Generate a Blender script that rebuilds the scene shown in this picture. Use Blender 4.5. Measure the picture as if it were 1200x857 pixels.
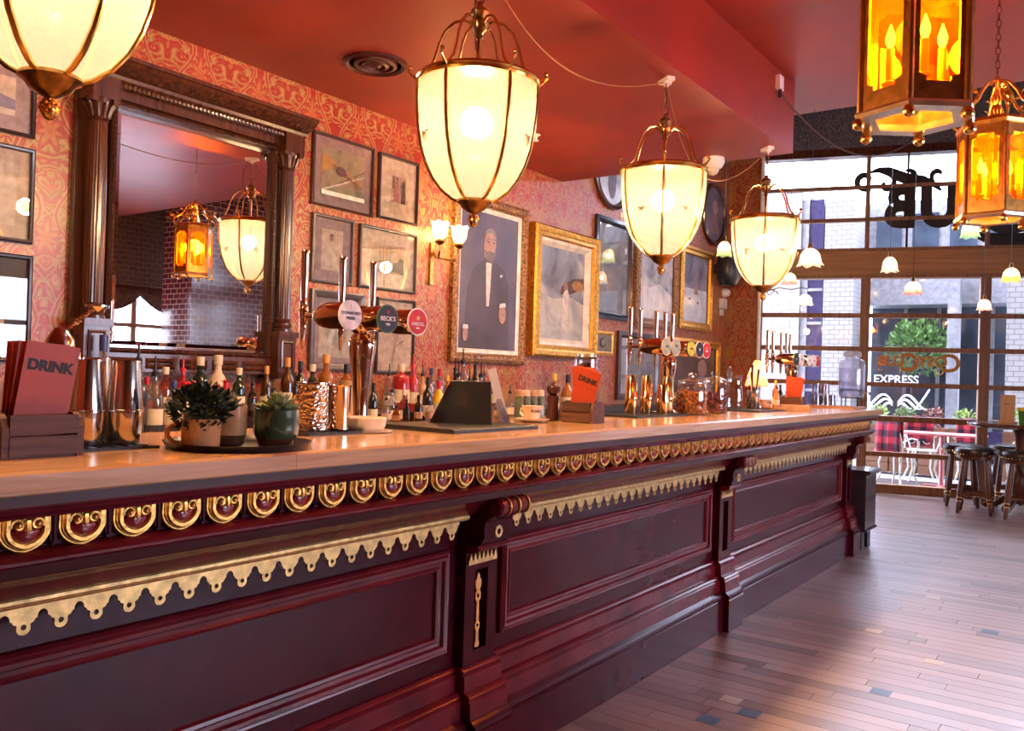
import bpy, bmesh, math, random
from mathutils import Vector, Matrix
PI = math.pi
rnd = random.Random(7)
for o in list(bpy.data.objects): bpy.data.objects.remove(o)
SC = bpy.context.scene
COL = SC.collection

# ------------------------------------------------------------------ camera
cam_d = bpy.data.cameras.new('camera')
cam = bpy.data.objects.new('camera', cam_d); COL.objects.link(cam)
cam_d.sensor_fit = 'HORIZONTAL'; cam_d.sensor_width = 36.0; cam_d.lens = 30.0
cam_d.clip_start = 0.05; cam_d.clip_end = 200
cam.matrix_world = Matrix((
    (0.812226, -0.020356, 0.582987, 0.0),
    (0.582519, -0.024779, -0.812439, 0.0),
    (0.030984, 0.999486, -0.008269, 1.32),
    (0, 0, 0, 1)))
SC.camera = cam

# ------------------------------------------------------------------ world, daylight
world = bpy.data.worlds.new('overcast_sky'); SC.world = world
world.use_nodes = True
bgn = world.node_tree.nodes['Background']
bgn.inputs[0].default_value = (0.72, 0.78, 1.0, 1)
bgn.inputs[1].default_value = 9.0
vs = SC.view_settings
vs.view_transform = 'Standard'; vs.look = 'None'; vs.gamma = 1.0; vs.use_curve_mapping = False
vs.exposure = 1.25

def portal(name, loc, rot, sx, sy):
    l = bpy.data.lights.new(name, 'AREA'); l.shape = 'RECTANGLE'; l.size = sx; l.size_y = sy
    l.cycles.is_portal = True
    o = bpy.data.objects.new(name, l); COL.objects.link(o); o.location = loc; o.rotation_euler = rot
WANG = math.radians(15.136)                    # the street front stands askew to the bar
WD = Vector((math.cos(WANG), math.sin(WANG), 0)); WN = Vector((-math.sin(WANG), math.cos(WANG), 0))
W0 = Vector((-2.468, 11.135, 0))
def win(s, z, off=0.0): return W0 + WD * s + WN * off + Vector((0, 0, z))
portal('daylight_portal_front', win(2.4, 2.1, 0.14), (math.radians(-90), 0, WANG), 7.6, 4.2)
portal('daylight_portal_side', (4.56, 4.475, 1.625), (0, math.radians(90), 0), 1.65, 2.95)

WX = -3.785      # bar wall
CZ = 2.9         # low ceiling over the bar
CZU = 3.375      # room ceiling
ZT = 1.122       # top of the worktop

# ------------------------------------------------------------------ material helpers
MATS = {}
def nodes_of(name):
    m = bpy.data.materials.new(name); m.use_nodes = True
    nt = m.node_tree; b = nt.nodes['Principled BSDF']
    MATS[name] = m
    return m, nt, b
def N(nt, typ, **kw):
    n = nt.nodes.new(typ)
    for k, v in kw.items(): setattr(n, k, v)
    return n
def ramp(nt, stops, interp='LINEAR'):
    r = nt.nodes.new('ShaderNodeValToRGB'); cr = r.color_ramp; cr.interpolation = interp
    while len(cr.elements) > 1: cr.elements.remove(cr.elements[-1])
    cr.elements[0].position = stops[0][0]; cr.elements[0].color = (*stops[0][1], 1)
    for p, c in stops[1:]:
        e = cr.elements.new(p); e.color = (*c, 1)
    return r
def mat(name, col, rough=0.5, metal=0.0, noise=0.12, scale=12.0, bump=0.0, bscale=40.0, coat=0.0, spec=0.5,
        stretch=None, trans=0.0, ior=1.45, emit=None, estr=0.0, alpha=1.0):
    if name in MATS: return MATS[name]
    m, nt, b = nodes_of(name)
    tc = N(nt, 'ShaderNodeTexCoord'); mp = N(nt, 'ShaderNodeMapping')
    if stretch: mp.inputs['Scale'].default_value = stretch
    nt.links.new(tc.outputs['Object'], mp.inputs[0])
    nz = N(nt, 'ShaderNodeTexNoise'); nz.inputs['Scale'].default_value = scale; nz.inputs['Detail'].default_value = 4
    nt.links.new(mp.outputs[0], nz.inputs['Vector'])
    lo = tuple(max(0, c * (1 - noise * 2)) for c in col); hi = tuple(min(1, c * (1 + noise * 2)) for c in col)
    r = ramp(nt, [(0.3, lo), (0.7, hi)]); nt.links.new(nz.outputs[0], r.inputs[0])
    nt.links.new(r.outputs[0], b.inputs['Base Color'])
    b.inputs['Roughness'].default_value = rough; b.inputs['Metallic'].default_value = metal
    b.inputs['Coat Weight'].default_value = coat; b.inputs['Specular IOR Level'].default_value = spec
    b.inputs['Coat Roughness'].default_value = 0.08
    if trans: b.inputs['Transmission Weight'].default_value = trans; b.inputs['IOR'].default_value = ior
    if emit: b.inputs['Emission Color'].default_value = (*emit, 1); b.inputs['Emission Strength'].default_value = estr
    if bump:
        n2 = N(nt, 'ShaderNodeTexNoise'); n2.inputs['Scale'].default_value = bscale
        nt.links.new(mp.outputs[0], n2.inputs['Vector'])
        bp = N(nt, 'ShaderNodeBump'); bp.inputs['Strength'].default_value = bump; bp.inputs['Distance'].default_value = 0.01
        nt.links.new(n2.outputs[0], bp.inputs['Height']); nt.links.new(bp.outputs[0], b.inputs['Normal'])
    return m

def wood(name, c0, c1, axis=1, rough=0.35, fine=60.0, coat=0.0, bump=0.08):
    if name in MATS: return MATS[name]
    m, nt, b = nodes_of(name)
    tc = N(nt, 'ShaderNodeTexCoord'); mp = N(nt, 'ShaderNodeMapping')
    s = [fine, fine, fine]; s[axis] = fine * 0.05
    mp.inputs['Scale'].default_value = s
    nt.links.new(tc.outputs['Object'], mp.inputs[0])
    nz = N(nt, 'ShaderNodeTexNoise'); nz.inputs['Scale'].default_value = 1.0; nz.inputs['Detail'].default_value = 5; nz.inputs['Distortion'].default_value = 0.6
    nt.links.new(mp.outputs[0], nz.inputs['Vector'])
    oi = N(nt, 'ShaderNodeObjectInfo')
    ad = N(nt, 'ShaderNodeMath', operation='MULTIPLY_ADD'); ad.inputs[1].default_value = 0.16; ad.inputs[2].default_value = -0.08
    nt.links.new(oi.outputs['Random'], ad.inputs[0])
    a2 = N(nt, 'ShaderNodeMath', operation='ADD'); nt.links.new(nz.outputs[0], a2.inputs[0]); nt.links.new(ad.outputs[0], a2.inputs[1])
    r = ramp(nt, [(0.28, c0), (0.5, tuple((p + q) / 2 for p, q in zip(c0, c1))), (0.72, c1)]); nt.links.new(a2.outputs[0], r.inputs[0])
    nt.links.new(r.outputs[0], b.inputs['Base Color'])
    b.inputs['Roughness'].default_value = rough; b.inputs['Coat Weight'].default_value = coat; b.inputs['Coat Roughness'].default_value = 0.12
    if bump:
        bp = N(nt, 'ShaderNodeBump'); bp.inputs['Strength'].default_value = bump; bp.inputs['Distance'].default_value = 0.004
        nt.links.new(nz.outputs[0], bp.inputs['Height']); nt.links.new(bp.outputs[0], b.inputs['Normal'])
    return m

def thin_glass(name, tint=(1, 1, 1), refl=0.06, rough=0.0, haze=0.0, hazecol=(1, 1, 1)):
    """window glass: lets light straight through, mirrors a little"""
    if name in MATS: return MATS[name]
    m, nt, b = nodes_of(name)
    out = nt.nodes['Material Output']
    t = N(nt, 'ShaderNodeBsdfTransparent'); t.inputs[0].default_value = (*tint, 1)
    g = N(nt, 'ShaderNodeBsdfGlossy'); g.inputs['Roughness'].default_value = rough
    fr = N(nt, 'ShaderNodeLayerWeight'); fr.inputs[0].default_value = 0.35
    mu = N(nt, 'ShaderNodeMath', operation='MULTIPLY_ADD'); mu.inputs[1].default_value = 0.35; mu.inputs[2].default_value = refl
    nt.links.new(fr.outputs['Fresnel'], mu.inputs[0])
    mx = N(nt, 'ShaderNodeMixShader'); nt.links.new(mu.outputs[0], mx.inputs[0])
    nt.links.new(t.outputs[0], mx.inputs[1]); nt.links.new(g.outputs[0], mx.inputs[2])
    last = mx
    if haze:
        d = N(nt, 'ShaderNodeBsdfTranslucent'); d.inputs[0].default_value = (*hazecol, 1)
        m2 = N(nt, 'ShaderNodeMixShader'); m2.inputs[0].default_value = haze
        nt.links.new(mx.outputs[0], m2.inputs[1]); nt.links.new(d.outputs[0], m2.inputs[2]); last = m2
    nt.links.new(last.outputs[0], out.inputs[0]); nt.nodes.remove(b)
    return m

def frosted(name, col, transp=0.3, refr=0.3, rough=0.45, rcol=None):
    """frosted lamp glass: scatters the bulb's light, blurs the bulb"""
    if name in MATS: return MATS[name]
    m, nt, b = nodes_of(name); out = nt.nodes['Material Output']
    tl = N(nt, 'ShaderNodeBsdfTranslucent'); df = N(nt, 'ShaderNodeBsdfDiffuse')
    nz = N(nt, 'ShaderNodeTexNoise'); nz.inputs['Scale'].default_value = 9.0
    tc = N(nt, 'ShaderNodeTexCoord'); nt.links.new(tc.outputs['Object'], nz.inputs['Vector'])
    r = ramp(nt, [(0.3, tuple(c * 0.93 for c in col)), (0.7, col)]); nt.links.new(nz.outputs[0], r.inputs[0])
    nt.links.new(r.outputs[0], tl.inputs[0]); nt.links.new(r.outputs[0], df.inputs[0])
    a = N(nt, 'ShaderNodeMixShader'); a.inputs[0].default_value = 0.35
    nt.links.new(tl.outputs[0], a.inputs[1]); nt.links.new(df.outputs[0], a.inputs[2])
    rf = N(nt, 'ShaderNodeBsdfRefraction'); rf.inputs['Roughness'].default_value = rough; rf.inputs['IOR'].default_value = 1.12
    rf.inputs[0].default_value = (*(rcol or col), 1)
    c = N(nt, 'ShaderNodeMixShader'); c.inputs[0].default_value = refr
    nt.links.new(a.outputs[0], c.inputs[1]); nt.links.new(rf.outputs[0], c.inputs[2])
    t = N(nt, 'ShaderNodeBsdfTransparent'); t.inputs[0].default_value = (1, 1, 1, 1)
    d = N(nt, 'ShaderNodeMixShader'); d.inputs[0].default_value = transp
    nt.links.new(c.outputs[0], d.inputs[1]); nt.links.new(t.outputs[0], d.inputs[2])
    nt.links.new(d.outputs[0], out.inputs[0]); nt.nodes.remove(b)
    return m

def wallpaper():
    m, nt, b = nodes_of('damask_wallpaper')
    L = nt.links.new
    tc = N(nt, 'ShaderNodeTexCoord')
    nz = N(nt, 'ShaderNodeTexNoise'); nz.inputs['Scale'].default_value = 5.0; nz.inputs['Detail'].default_value = 3
    L(tc.outputs['Object'], nz.inputs['Vector'])
    sub = N(nt, 'ShaderNodeVectorMath', operation='SUBTRACT'); L(nz.outputs['Color'], sub.inputs[0]); sub.inputs[1].default_value = (.5, .5, .5)
    scl = N(nt, 'ShaderNodeVectorMath', operation='SCALE'); L(sub.outputs[0], scl.inputs[0]); scl.inputs['Scale'].default_value = 0.05
    add = N(nt, 'ShaderNodeVectorMath', operation='ADD'); L(tc.outputs['Object'], add.inputs[0]); L(scl.outputs[0], add.inputs[1])
    sep = N(nt, 'ShaderNodeSeparateXYZ'); L(add.outputs[0], sep.inputs[0])
    def M(op, a, bb=None, c=None):
        n = N(nt, 'ShaderNodeMath', operation=op)
        for i, v in enumerate((a, bb, c)):
            if v is None: continue
            if isinstance(v, (int, float)): n.inputs[i].default_value = v
            else: L(v, n.inputs[i])
        return n.outputs[0]
    w = M('ADD', sep.outputs[1], sep.outputs[0])      # runs along either wall
    def motif(ou, ov, pu, pv, squash):
        u = M('PINGPONG', M('ADD', w, ou), pu / 2); v = M('SUBTRACT', M('FLOORED_MODULO', M('ADD', sep.outputs[2], ov), pv), pv / 2)
        d = M('SQRT', M('ADD', M('POWER', u, 2.0), M('POWER', M('MULTIPLY', v, squash), 2.0)))
        an = M('ARCTAN2', v, M('ADD', u, 0.001))
        return u, v, d, an
    u1, v1, d1, a1 = motif(0, 0, 0.36, 0.46, 0.62)
    u2, v2, d2, a2 = motif(0.18, 0.23, 0.36, 0.46, 0.62)
    pet1 = M('MULTIPLY_ADD', M('SINE', M('MULTIPLY', a1, 9.0)), 0.012, d1)
    pet2 = M('MULTIPLY_ADD', M('SINE', M('MULTIPLY', a2, 7.0)), 0.016, d2)
    ring1 = M('SINE', M('MULTIPLY', pet1, 120.0)); ring2 = M('SINE', M('MULTIPLY', pet2, 95.0))
    near1 = M('LESS_THAN', pet1, 0.062); near2 = M('LESS_THAN', pet2, 0.050)
    cmb = N(nt, 'ShaderNodeCombineXYZ'); L(u1, cmb.inputs[0]); L(M('MULTIPLY', sep.outputs[2], 0.8), cmb.inputs[1])
    cur = N(nt, 'ShaderNodeTexNoise'); cur.inputs['Scale'].default_value = 8.5; cur.inputs['Detail'].default_value = 1.5; cur.inputs['Distortion'].default_value = 1.4; L(cmb.outputs[0], cur.inputs['Vector'])
    curl = M('MULTIPLY_ADD', M('SINE', M('MULTIPLY', cur.outputs[0], 40.0)), 0.5, 0.5)
    vo = N(nt, 'ShaderNodeTexVoronoi'); vo.inputs['Scale'].default_value = 17.0; L(cmb.outputs[0], vo.inputs['Vector'])
    vo2 = N(nt, 'ShaderNodeTexVoronoi'); vo2.inputs['Scale'].default_value = 60.0; L(cmb.outputs[0], vo2.inputs['Vector'])
    def mix(f, a, bb):
        n = N(nt, 'ShaderNodeMix', data_type='RGBA')
        if isinstance(f, (int, float)): n.inputs[0].default_value = f
        else: L(f, n.inputs[0])
        for i, v in ((6, a), (7, bb)):
            if isinstance(v, tuple): n.inputs[i].default_value = (*v, 1)
            else: L(v, n.inputs[i])
        return n.outputs[2]
    RED = (0.30, 0.017, 0.013); GOLD = (0.42, 0.16, 0.035); OLIVE = (0.18, 0.11, 0.04); PINK = (0.40, 0.06, 0.035); SAND = (0.42, 0.215, 0.075)
    leaf = ramp(nt, [(0.0, RED), (0.40, RED), (0.46, GOLD), (0.66, GOLD), (0.72, OLIVE), (0.86, OLIVE), (0.92, SAND), (1, SAND)]); L(curl, leaf.inputs[0])
    spots = M('LESS_THAN', vo.outputs['Distance'], 0.22)
    c = mix(M('MULTIPLY', spots, 0.8), leaf.outputs[0], PINK)
    dots = M('LESS_THAN', vo2.outputs['Distance'], 0.28)
    c = mix(M('MULTIPLY', dots, 0.35), c, GOLD)
    og = M('ABSOLUTE', M('SUBTRACT', u1, M('MULTIPLY_ADD', M('SINE', M('MULTIPLY', sep.outputs[2], 2 * PI / 0.46)), 0.055, 0.09)))
    c = mix(M('MULTIPLY', M('LESS_THAN', og, 0.014), 0.85), c, SAND)
    c = mix(M('MULTIPLY', M('LESS_THAN', og, 0.006), 0.9), c, RED)
    r1 = ramp(nt, [(0.0, GOLD), (0.45, OLIVE), (0.55, SAND), (1.0, GOLD)]); L(M('MULTIPLY_ADD', ring1, 0.5, 0.5), r1.inputs[0])
    c = mix(M('MULTIPLY', near1, 0.9), c, r1.outputs[0])
    r2 = ramp(nt, [(0.0, RED), (0.5, PINK), (1.0, GOLD)]); L(M('MULTIPLY_ADD', ring2, 0.5, 0.5), r2.inputs[0])
    c = mix(M('MULTIPLY', near2, 0.9), c, r2.outputs[0])
    L(c, b.inputs['Base Color']); b.inputs['Roughness'].default_value = 0.36; b.inputs['Specular IOR Level'].default_value = 0.6
    return m

# ------------------------------------------------------------------ mesh helpers
class MB:
    def __init__(s): s.v = []; s.f = []; s.m = []
    def add(s, vs_, fs, m=0):
        o = len(s.v); s.v += [tuple(p) for p in vs_]
        for f in fs: s.f.append(tuple(i + o for i in f)); s.m.append(m)
        return s
    def box(s, x0, x1, y0, y1, z0, z1, m=0):
        p = [(x, y, z) for x in (x0, x1) for y in (y0, y1) for z in (z0, z1)]
        return s.add(p, [(0, 1, 3, 2), (4, 6, 7, 5), (0, 4, 5, 1), (2, 3, 7, 6), (0, 2, 6, 4), (1, 5, 7, 3)], m)
    def obox(s, c, hx, hy, hz, M3=None, m=0):
        """box centred on c with half sizes, turned by M3"""
        c = Vector(c); p = []
        for x in (-hx, hx):
            for y in (-hy, hy):
                for z in (-hz, hz):
                    q = Vector((x, y, z)); q = M3 @ q if M3 else q
                    p.append(c + q)
        return s.add(p, [(0, 1, 3, 2), (4, 6, 7, 5), (0, 4, 5, 1), (2, 3, 7, 6), (0, 2, 6, 4), (1, 5, 7, 3)], m)
    def lathe(s, prof, c=(0, 0, 0), seg=20, m=0, M3=None, cap=True, sy=1.0):
        c = Vector(c); p = []; n = len(prof)
        for r, z in prof:
            for k in range(seg):
                a = 2 * PI * k / seg; q = Vector((r * math.cos(a), sy * r * math.sin(a), z))
                p.append(c + (M3 @ q if M3 else q))
        f = [(i * seg + k, i * seg + (k + 1) % seg, (i + 1) * seg + (k + 1) % seg, (i + 1) * seg + k) for i in range(n - 1) for k in range(seg)]
        if cap:
            if prof[0][0] > 1e-5: f.append(tuple(range(seg))[::-1])
            if prof[-1][0] > 1e-5: f.append(tuple((n - 1) * seg + k for k in range(seg)))
        return s.add(p, f, m)
    def tube(s, pts, r, seg=8, closed=False, m=0, flat=None):
        pts = [Vector(p) for p in pts]; n = len(pts); P = []
        rs = r if isinstance(r, (list, tuple)) else [r] * n
        up = None
        for i, p in enumerate(pts):
            if closed: t = pts[(i + 1) % n] - pts[i - 1]
            else: t = pts[min(i + 1, n - 1)] - pts[max(i - 1, 0)]
            if t.length < 1e-9: t = Vector((0, 0, 1))
            t.normalize()
            if up is None:
                up = Vector((0, 0, 1)) if abs(t.z) < 0.9 else Vector((1, 0, 0))
                if flat: up = Vector(flat)
            a = up - t * up.dot(t)
            if a.length < 1e-6: a = Vector((1, 0, 0)) - t * t.x
            a.normalize(); b = t.cross(a); up = a
            for k in range(seg):
                g = 2 * PI * (k + .5) / seg; P.append(p + (a * math.cos(g) + b * math.sin(g)) * rs[i])
        R = n if closed else n - 1
        f = [(i * seg + k, i * seg + (k + 1) % seg, ((i + 1) % n) * seg + (k + 1) % seg, ((i + 1) % n) * seg + k) for i in range(R) for k in range(seg)]
        if not closed: f += [tuple(range(seg))[::-1], tuple((n - 1) * seg + k for k in range(seg))]
        return s.add(P, f, m)
    def exy(s, prof, y0, y1, m=0):
        """closed (x,z) profile run along Y"""
        n = len(prof)
        p = [(x, y0, z) for x, z in prof] + [(x, y1, z) for x, z in prof]
        f = [(i, (i + 1) % n, n + (i + 1) % n, n + i) for i in range(n)] + [tuple(range(n))[::-1], tuple(range(n, 2 * n))]
        return s.add(p, f, m)
    def ext(s, poly, vec, m=0):
        """3-D polygon pushed along vec"""
        n = len(poly); v = Vector(vec)
        p = [Vector(q) for q in poly] + [Vector(q) + v for q in poly]
        f = [(i, (i + 1) % n, n + (i + 1) % n, n + i) for i in range(n)] + [tuple(range(n))[::-1], tuple(range(n, 2 * n))]
        return s.add(p, f, m)
    def frame(s, y0, y1, z0, z1, prof, x=0.0, m=0, pts=None):
        """mitred moulding in the YZ plane facing +X; prof = (inset, height) pairs"""
        n = len(prof); p = []
        for d, h in prof:
            p += [(x + h, y0 + d, z0 + d), (x + h, y1 - d, z0 + d), (x + h, y1 - d, z1 - d), (x + h, y0 + d, z1 - d)]
        f = [(i * 4 + k, i * 4 + (k + 1) % 4, (i + 1) * 4 + (k + 1) % 4, (i + 1) * 4 + k) for i in range(n - 1) for k in range(4)]
        return s.add(p, f, m)
    def oval(s, ry, rz, prof, c=(0, 0, 0), seg=32, m=0):
        p = []; n = len(prof)
        for d, h in prof:
            for k in range(seg):
                a = 2 * PI * k / seg; p.append((c[0] + h, c[1] + (ry - d) * math.cos(a), c[2] + (rz - d) * math.sin(a)))
        f = [(i * seg + k, i * seg + (k + 1) % seg, (i + 1) * seg + (k + 1) % seg, (i + 1) * seg + k) for i in range(n - 1) for k in range(seg)]
        return s.add(p, f, m)
    def ball(s, c, r, seg=10, rings=6, m=0, sz=1.0):
        prof = [(max(1e-6, r * math.sin(PI * i / rings)), -r * sz * math.cos(PI * i / rings)) for i in range(rings + 1)]
        return s.lathe(prof, c, seg, m, cap=False)
    def mesh(s, name, mats, smooth=35):
        me = bpy.data.meshes.new(name); me.from_pydata(s.v, [], s.f)
        bm = bmesh.new(); bm.from_mesh(me); bmesh.ops.recalc_face_normals(bm, faces=bm.faces[:]); bm.to_mesh(me); bm.free()
        if not isinstance(mats, (list, tuple)): mats = [mats]
        for q in mats: me.materials.append(q)
        if len(mats) > 1: me.polygons.foreach_set('material_index', s.m)
        if smooth:
            me.polygons.foreach_set('use_smooth', [True] * len(me.polygons)); me.set_sharp_from_angle(angle=math.radians(smooth))
        return me
    def build(s, name, mats, parent=None, loc=(0, 0, 0), rot=None, smooth=35):
        return put(name, s.mesh(name, mats, smooth), parent, loc, rot)
def put(name, me, parent=None, loc=(0, 0, 0), rot=None, scale=None):
    o = bpy.data.objects.new(name, me); COL.objects.link(o)
    if parent: o.parent = parent
    o.location = loc
    if rot: o.rotation_euler = rot
    if scale: o.scale = scale
    return o
def tag(o, label=None, cat=None, group=None, kind=None):
    if label: o['label'] = label
    if cat: o['category'] = cat
    if group: o['group'] = group
    if kind: o['kind'] = kind
    return o
def thing(name, label, cat, loc=(0, 0, 0), rz=0.0, group=None):
    o = bpy.data.objects.new(name, None); COL.objects.link(o); o.empty_display_size = 0.1
    o.location = loc; o.rotation_euler = (0, 0, rz)
    return tag(o, label, cat, group)
def struct(name, mb, mats, parent=None, smooth=0):
    o = mb.build(name, mats, parent, smooth=smooth)
    if not parent: o['kind'] = 'structure'
    return o
def copy_tree(o, parent=None):
    c = o.copy(); COL.objects.link(c); c.parent = parent
    for ch in o.children: copy_tree(ch, c)
    return c
def lamp_light(name, parent, loc, power, col=(1.0, 0.56, 0.22), r=0.04):
    l = bpy.data.lights.new(name, 'POINT'); l.energy = power; l.color = col; l.shadow_soft_size = r
    o = bpy.data.objects.new(name, l); COL.objects.link(o); o.parent = parent; o.location = loc
    return o
def curve_mesh(cu):
    o = bpy.data.objects.new('tmp', cu); COL.objects.link(o)
    dg = bpy.context.evaluated_depsgraph_get(); dg.update()
    me = bpy.data.meshes.new_from_object(o.evaluated_get(dg))
    bpy.data.objects.remove(o); bpy.data.curves.remove(cu)
    return me
def text_mesh(body, size, m, extrude=0.001, offset=0.0, shear=0.0, space=1.0):
    cu = bpy.data.curves.new('lettering', 'FONT'); cu.body = body; cu.size = size; cu.extrude = extrude; cu.offset = offset
    cu.shear = shear; cu.space_character = space; cu.align_x = 'CENTER'; cu.align_y = 'CENTER'; cu.resolution_u = 4
    me = curve_mesh(cu); me.materials.clear(); me.materials.append(m)
    return me
def fret(outline, holes, depth):
    """flat cut-out (2-D outline with holes) of some thickness, in the XY plane"""
    cu = bpy.data.curves.new('fret', 'CURVE'); cu.dimensions = '2D'; cu.fill_mode = 'BOTH'; cu.extrude = depth / 2
    for ring in [outline] + holes:
        sp = cu.splines.new('POLY'); sp.points.add(len(ring) - 1); sp.use_cyclic_u = True
        for p, q in zip(sp.points, ring): p.co = (q[0], q[1], 0, 1)
    return curve_mesh(cu)
ROT_WALL = (PI / 2, 0, PI / 2)       # XY-plane art stood up to face +X, its x running along +Y

# ------------------------------------------------------------------ materials
WALLP = wallpaper()
M_PANEL = mat('dark_maroon_paint', (0.056, 0.004, 0.0085), 0.22, noise=0.12, scale=6, spec=0.16)
M_RED = mat('oxblood_gloss_paint', (0.125, 0.008, 0.014), 0.22, noise=0.15, scale=8, spec=0.32)
M_DARKWOOD = wood('dark_stained_strip', (0.045, 0.015, 0.016), (0.085, 0.030, 0.030), 1, 0.4)
M_GOLD = mat('gilt', (0.80, 0.40, 0.10), 0.36, 0.85, 0.2, 60, bump=0.15, bscale=80)
M_PALEGOLD = mat('pale_gilt', (0.62, 0.38, 0.14), 0.38, 0.8, 0.15, 40, bump=0.1, bscale=60)
M_BRASS = mat('polished_brass', (0.80, 0.48, 0.12), 0.18, 1.0, 0.08, 20)
M_DBRASS = mat('aged_brass', (0.36, 0.21, 0.07), 0.3, 1.0, 0.2, 30)
M_CHROME = mat('chrome', (0.82, 0.78, 0.74), 0.06, 1.0, 0.03, 10)
M_COPPERCH = mat('warm_nickel', (0.72, 0.56, 0.42), 0.07, 1.0, 0.05, 10)
M_STEEL = mat('brushed_steel', (0.75, 0.68, 0.60), 0.14, 1.0, 0.06, 30, stretch=(1, 1, 0.1))
M_GOLDTIN = mat('gold_tin', (0.88, 0.60, 0.28), 0.12, 1.0, 0.06, 30)
M_OAK = wood('oak_worktop', (0.48, 0.235, 0.09), (0.68, 0.39, 0.175), 1, 0.22, 70, coat=0.4)
M_MAHOG = wood('mahogany', (0.035, 0.010, 0.006), (0.10, 0.030, 0.014), 2, 0.25, 40, coat=0.4)
M_STOOLWOOD = wood('dark_stool_wood', (0.05, 0.016, 0.008), (0.13, 0.045, 0.02), 2, 0.3, 50)
M_CRATE = wood('worn_crate_wood', (0.045, 0.016, 0.007), (0.15, 0.055, 0.025), 1, 0.6, 60, bump=0.4)
M_BLACK = mat('black_plastic', (0.012, 0.011, 0.012), 0.35, noise=0.1)
M_RUBBER = mat('black_rubber_mat', (0.016, 0.013, 0.014), 0.45, noise=0.15, bump=0.3, bscale=200)
M_MENU = mat('red_menu_card', (0.42, 0.048, 0.012), 0.5, noise=0.06, scale=30)
M_INK = mat('black_ink', (0.02, 0.01, 0.01), 0.6)
M_WHITE = mat('white_plastic', (0.75, 0.72, 0.68), 0.4, noise=0.04)
M_CREAM = mat('cream_glaze', (0.58, 0.32, 0.14), 0.12, noise=0.08, scale=14, coat=0.6)
M_TERRA = mat('brown_glaze', (0.10, 0.038, 0.018), 0.2, noise=0.15, coat=0.4)
M_GREEN = mat('green_glaze', (0.05, 0.085, 0.04), 0.12, noise=0.15, scale=14, coat=0.6)
M_LEAF = mat('dark_green_leaf', (0.014, 0.028, 0.010), 0.5, noise=0.3, scale=40)
M_SUCC = mat('succulent_green', (0.22, 0.26, 0.12), 0.45, noise=0.2, scale=30)
M_PORC = mat('white_porcelain', (0.80, 0.66, 0.48), 0.12, noise=0.03, coat=0.5)
M_GLASS = mat('clear_glass', (0.96, 0.97, 0.97), 0.02, noise=0.0, trans=1.0, ior=1.45)
M_FROST = frosted('frosted_lamp_glass', (0.056, 0.060, 0.060), 0.36, 0.36, 0.48, (0.185, 0.195, 0.195))
M_AMBER = thin_glass('amber_glass', (0.98, 0.50, 0.08), 0.06, haze=0.012, hazecol=(1.0, 0.45, 0.06))
M_PANE = thin_glass('window_glass', (0.97, 0.98, 1.0), 0.015)
M_PICGLASS = thin_glass('picture_glass', (0.97, 0.96, 0.95), 0.03)
M_BULB = mat('lit_bulb', (1, 0.8, 0.5), 0.4, emit=(1.0, 0.62, 0.26), estr=30.0)
M_MIRROR = mat('mirror_silver', (0.90, 0.87, 0.84), 0.01, 1.0, 0.0)
# ================================================================== THE ROOM
M_CEIL = mat('red_ceiling_paint', (0.27, 0.023, 0.007), 0.45, noise=0.08, scale=2.5, bump=0.03, bscale=60)
M_GREYWALL = mat('grey_speckled_plaster', (0.10, 0.095, 0.11), 0.8, noise=0.35, scale=55, bump=0.3, bscale=60)
M_WFRAME = wood('brown_window_frame', (0.16, 0.08, 0.04), (0.32, 0.17, 0.09), 2, 0.45, 30)
M_WBEAM = wood('brown_beam', (0.32, 0.17, 0.07), (0.50, 0.29, 0.13), 0, 0.45, 20)
def brick_mat(name, c1, c2, mortar, sx, rough):
    m, nt, b = nodes_of(name)
    tc = N(nt, 'ShaderNodeTexCoord'); sp = N(nt, 'ShaderNodeSeparateXYZ'); cb = N(nt, 'ShaderNodeCombineXYZ')
    ad = N(nt, 'ShaderNodeMath', operation='ADD')
    nt.links.new(tc.outputs['Object'], sp.inputs[0]); nt.links.new(sp.outputs[0], ad.inputs[0]); nt.links.new(sp.outputs[1], ad.inputs[1])
    nt.links.new(ad.outputs[0], cb.inputs[0]); nt.links.new(sp.outputs[2], cb.inputs[1])
    br = N(nt, 'ShaderNodeTexBrick'); br.inputs['Scale'].default_value = sx; br.inputs['Mortar Size'].default_value = 0.02
    br.inputs['Color1'].default_value = (*c1, 1); br.inputs['Color2'].default_value = (*c2, 1); br.inputs['Mortar'].default_value = (*mortar, 1)
    nt.links.new(cb.outputs[0], br.inputs['Vector']); nt.links.new(br.outputs[0], b.inputs['Base Color'])
    bp = N(nt, 'ShaderNodeBump'); bp.inputs['Strength'].default_value = 0.4; bp.invert = True
    nt.links.new(br.outputs['Fac'], bp.inputs['Height']); nt.links.new(bp.outputs[0], b.inputs['Normal'])
    b.inputs['Roughness'].default_value = rough
    return m
M_BROWNBRICK = brick_mat('brown_brick', (0.10, 0.045, 0.022), (0.07, 0.03, 0.016), (0.16, 0.09, 0.05), 3.4, 0.6)
M_GLAZED = brick_mat('burgundy_glazed_brick', (0.10, 0.012, 0.018), (0.07, 0.008, 0.012), (0.30, 0.16, 0.10), 3.4, 0.12)

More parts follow.
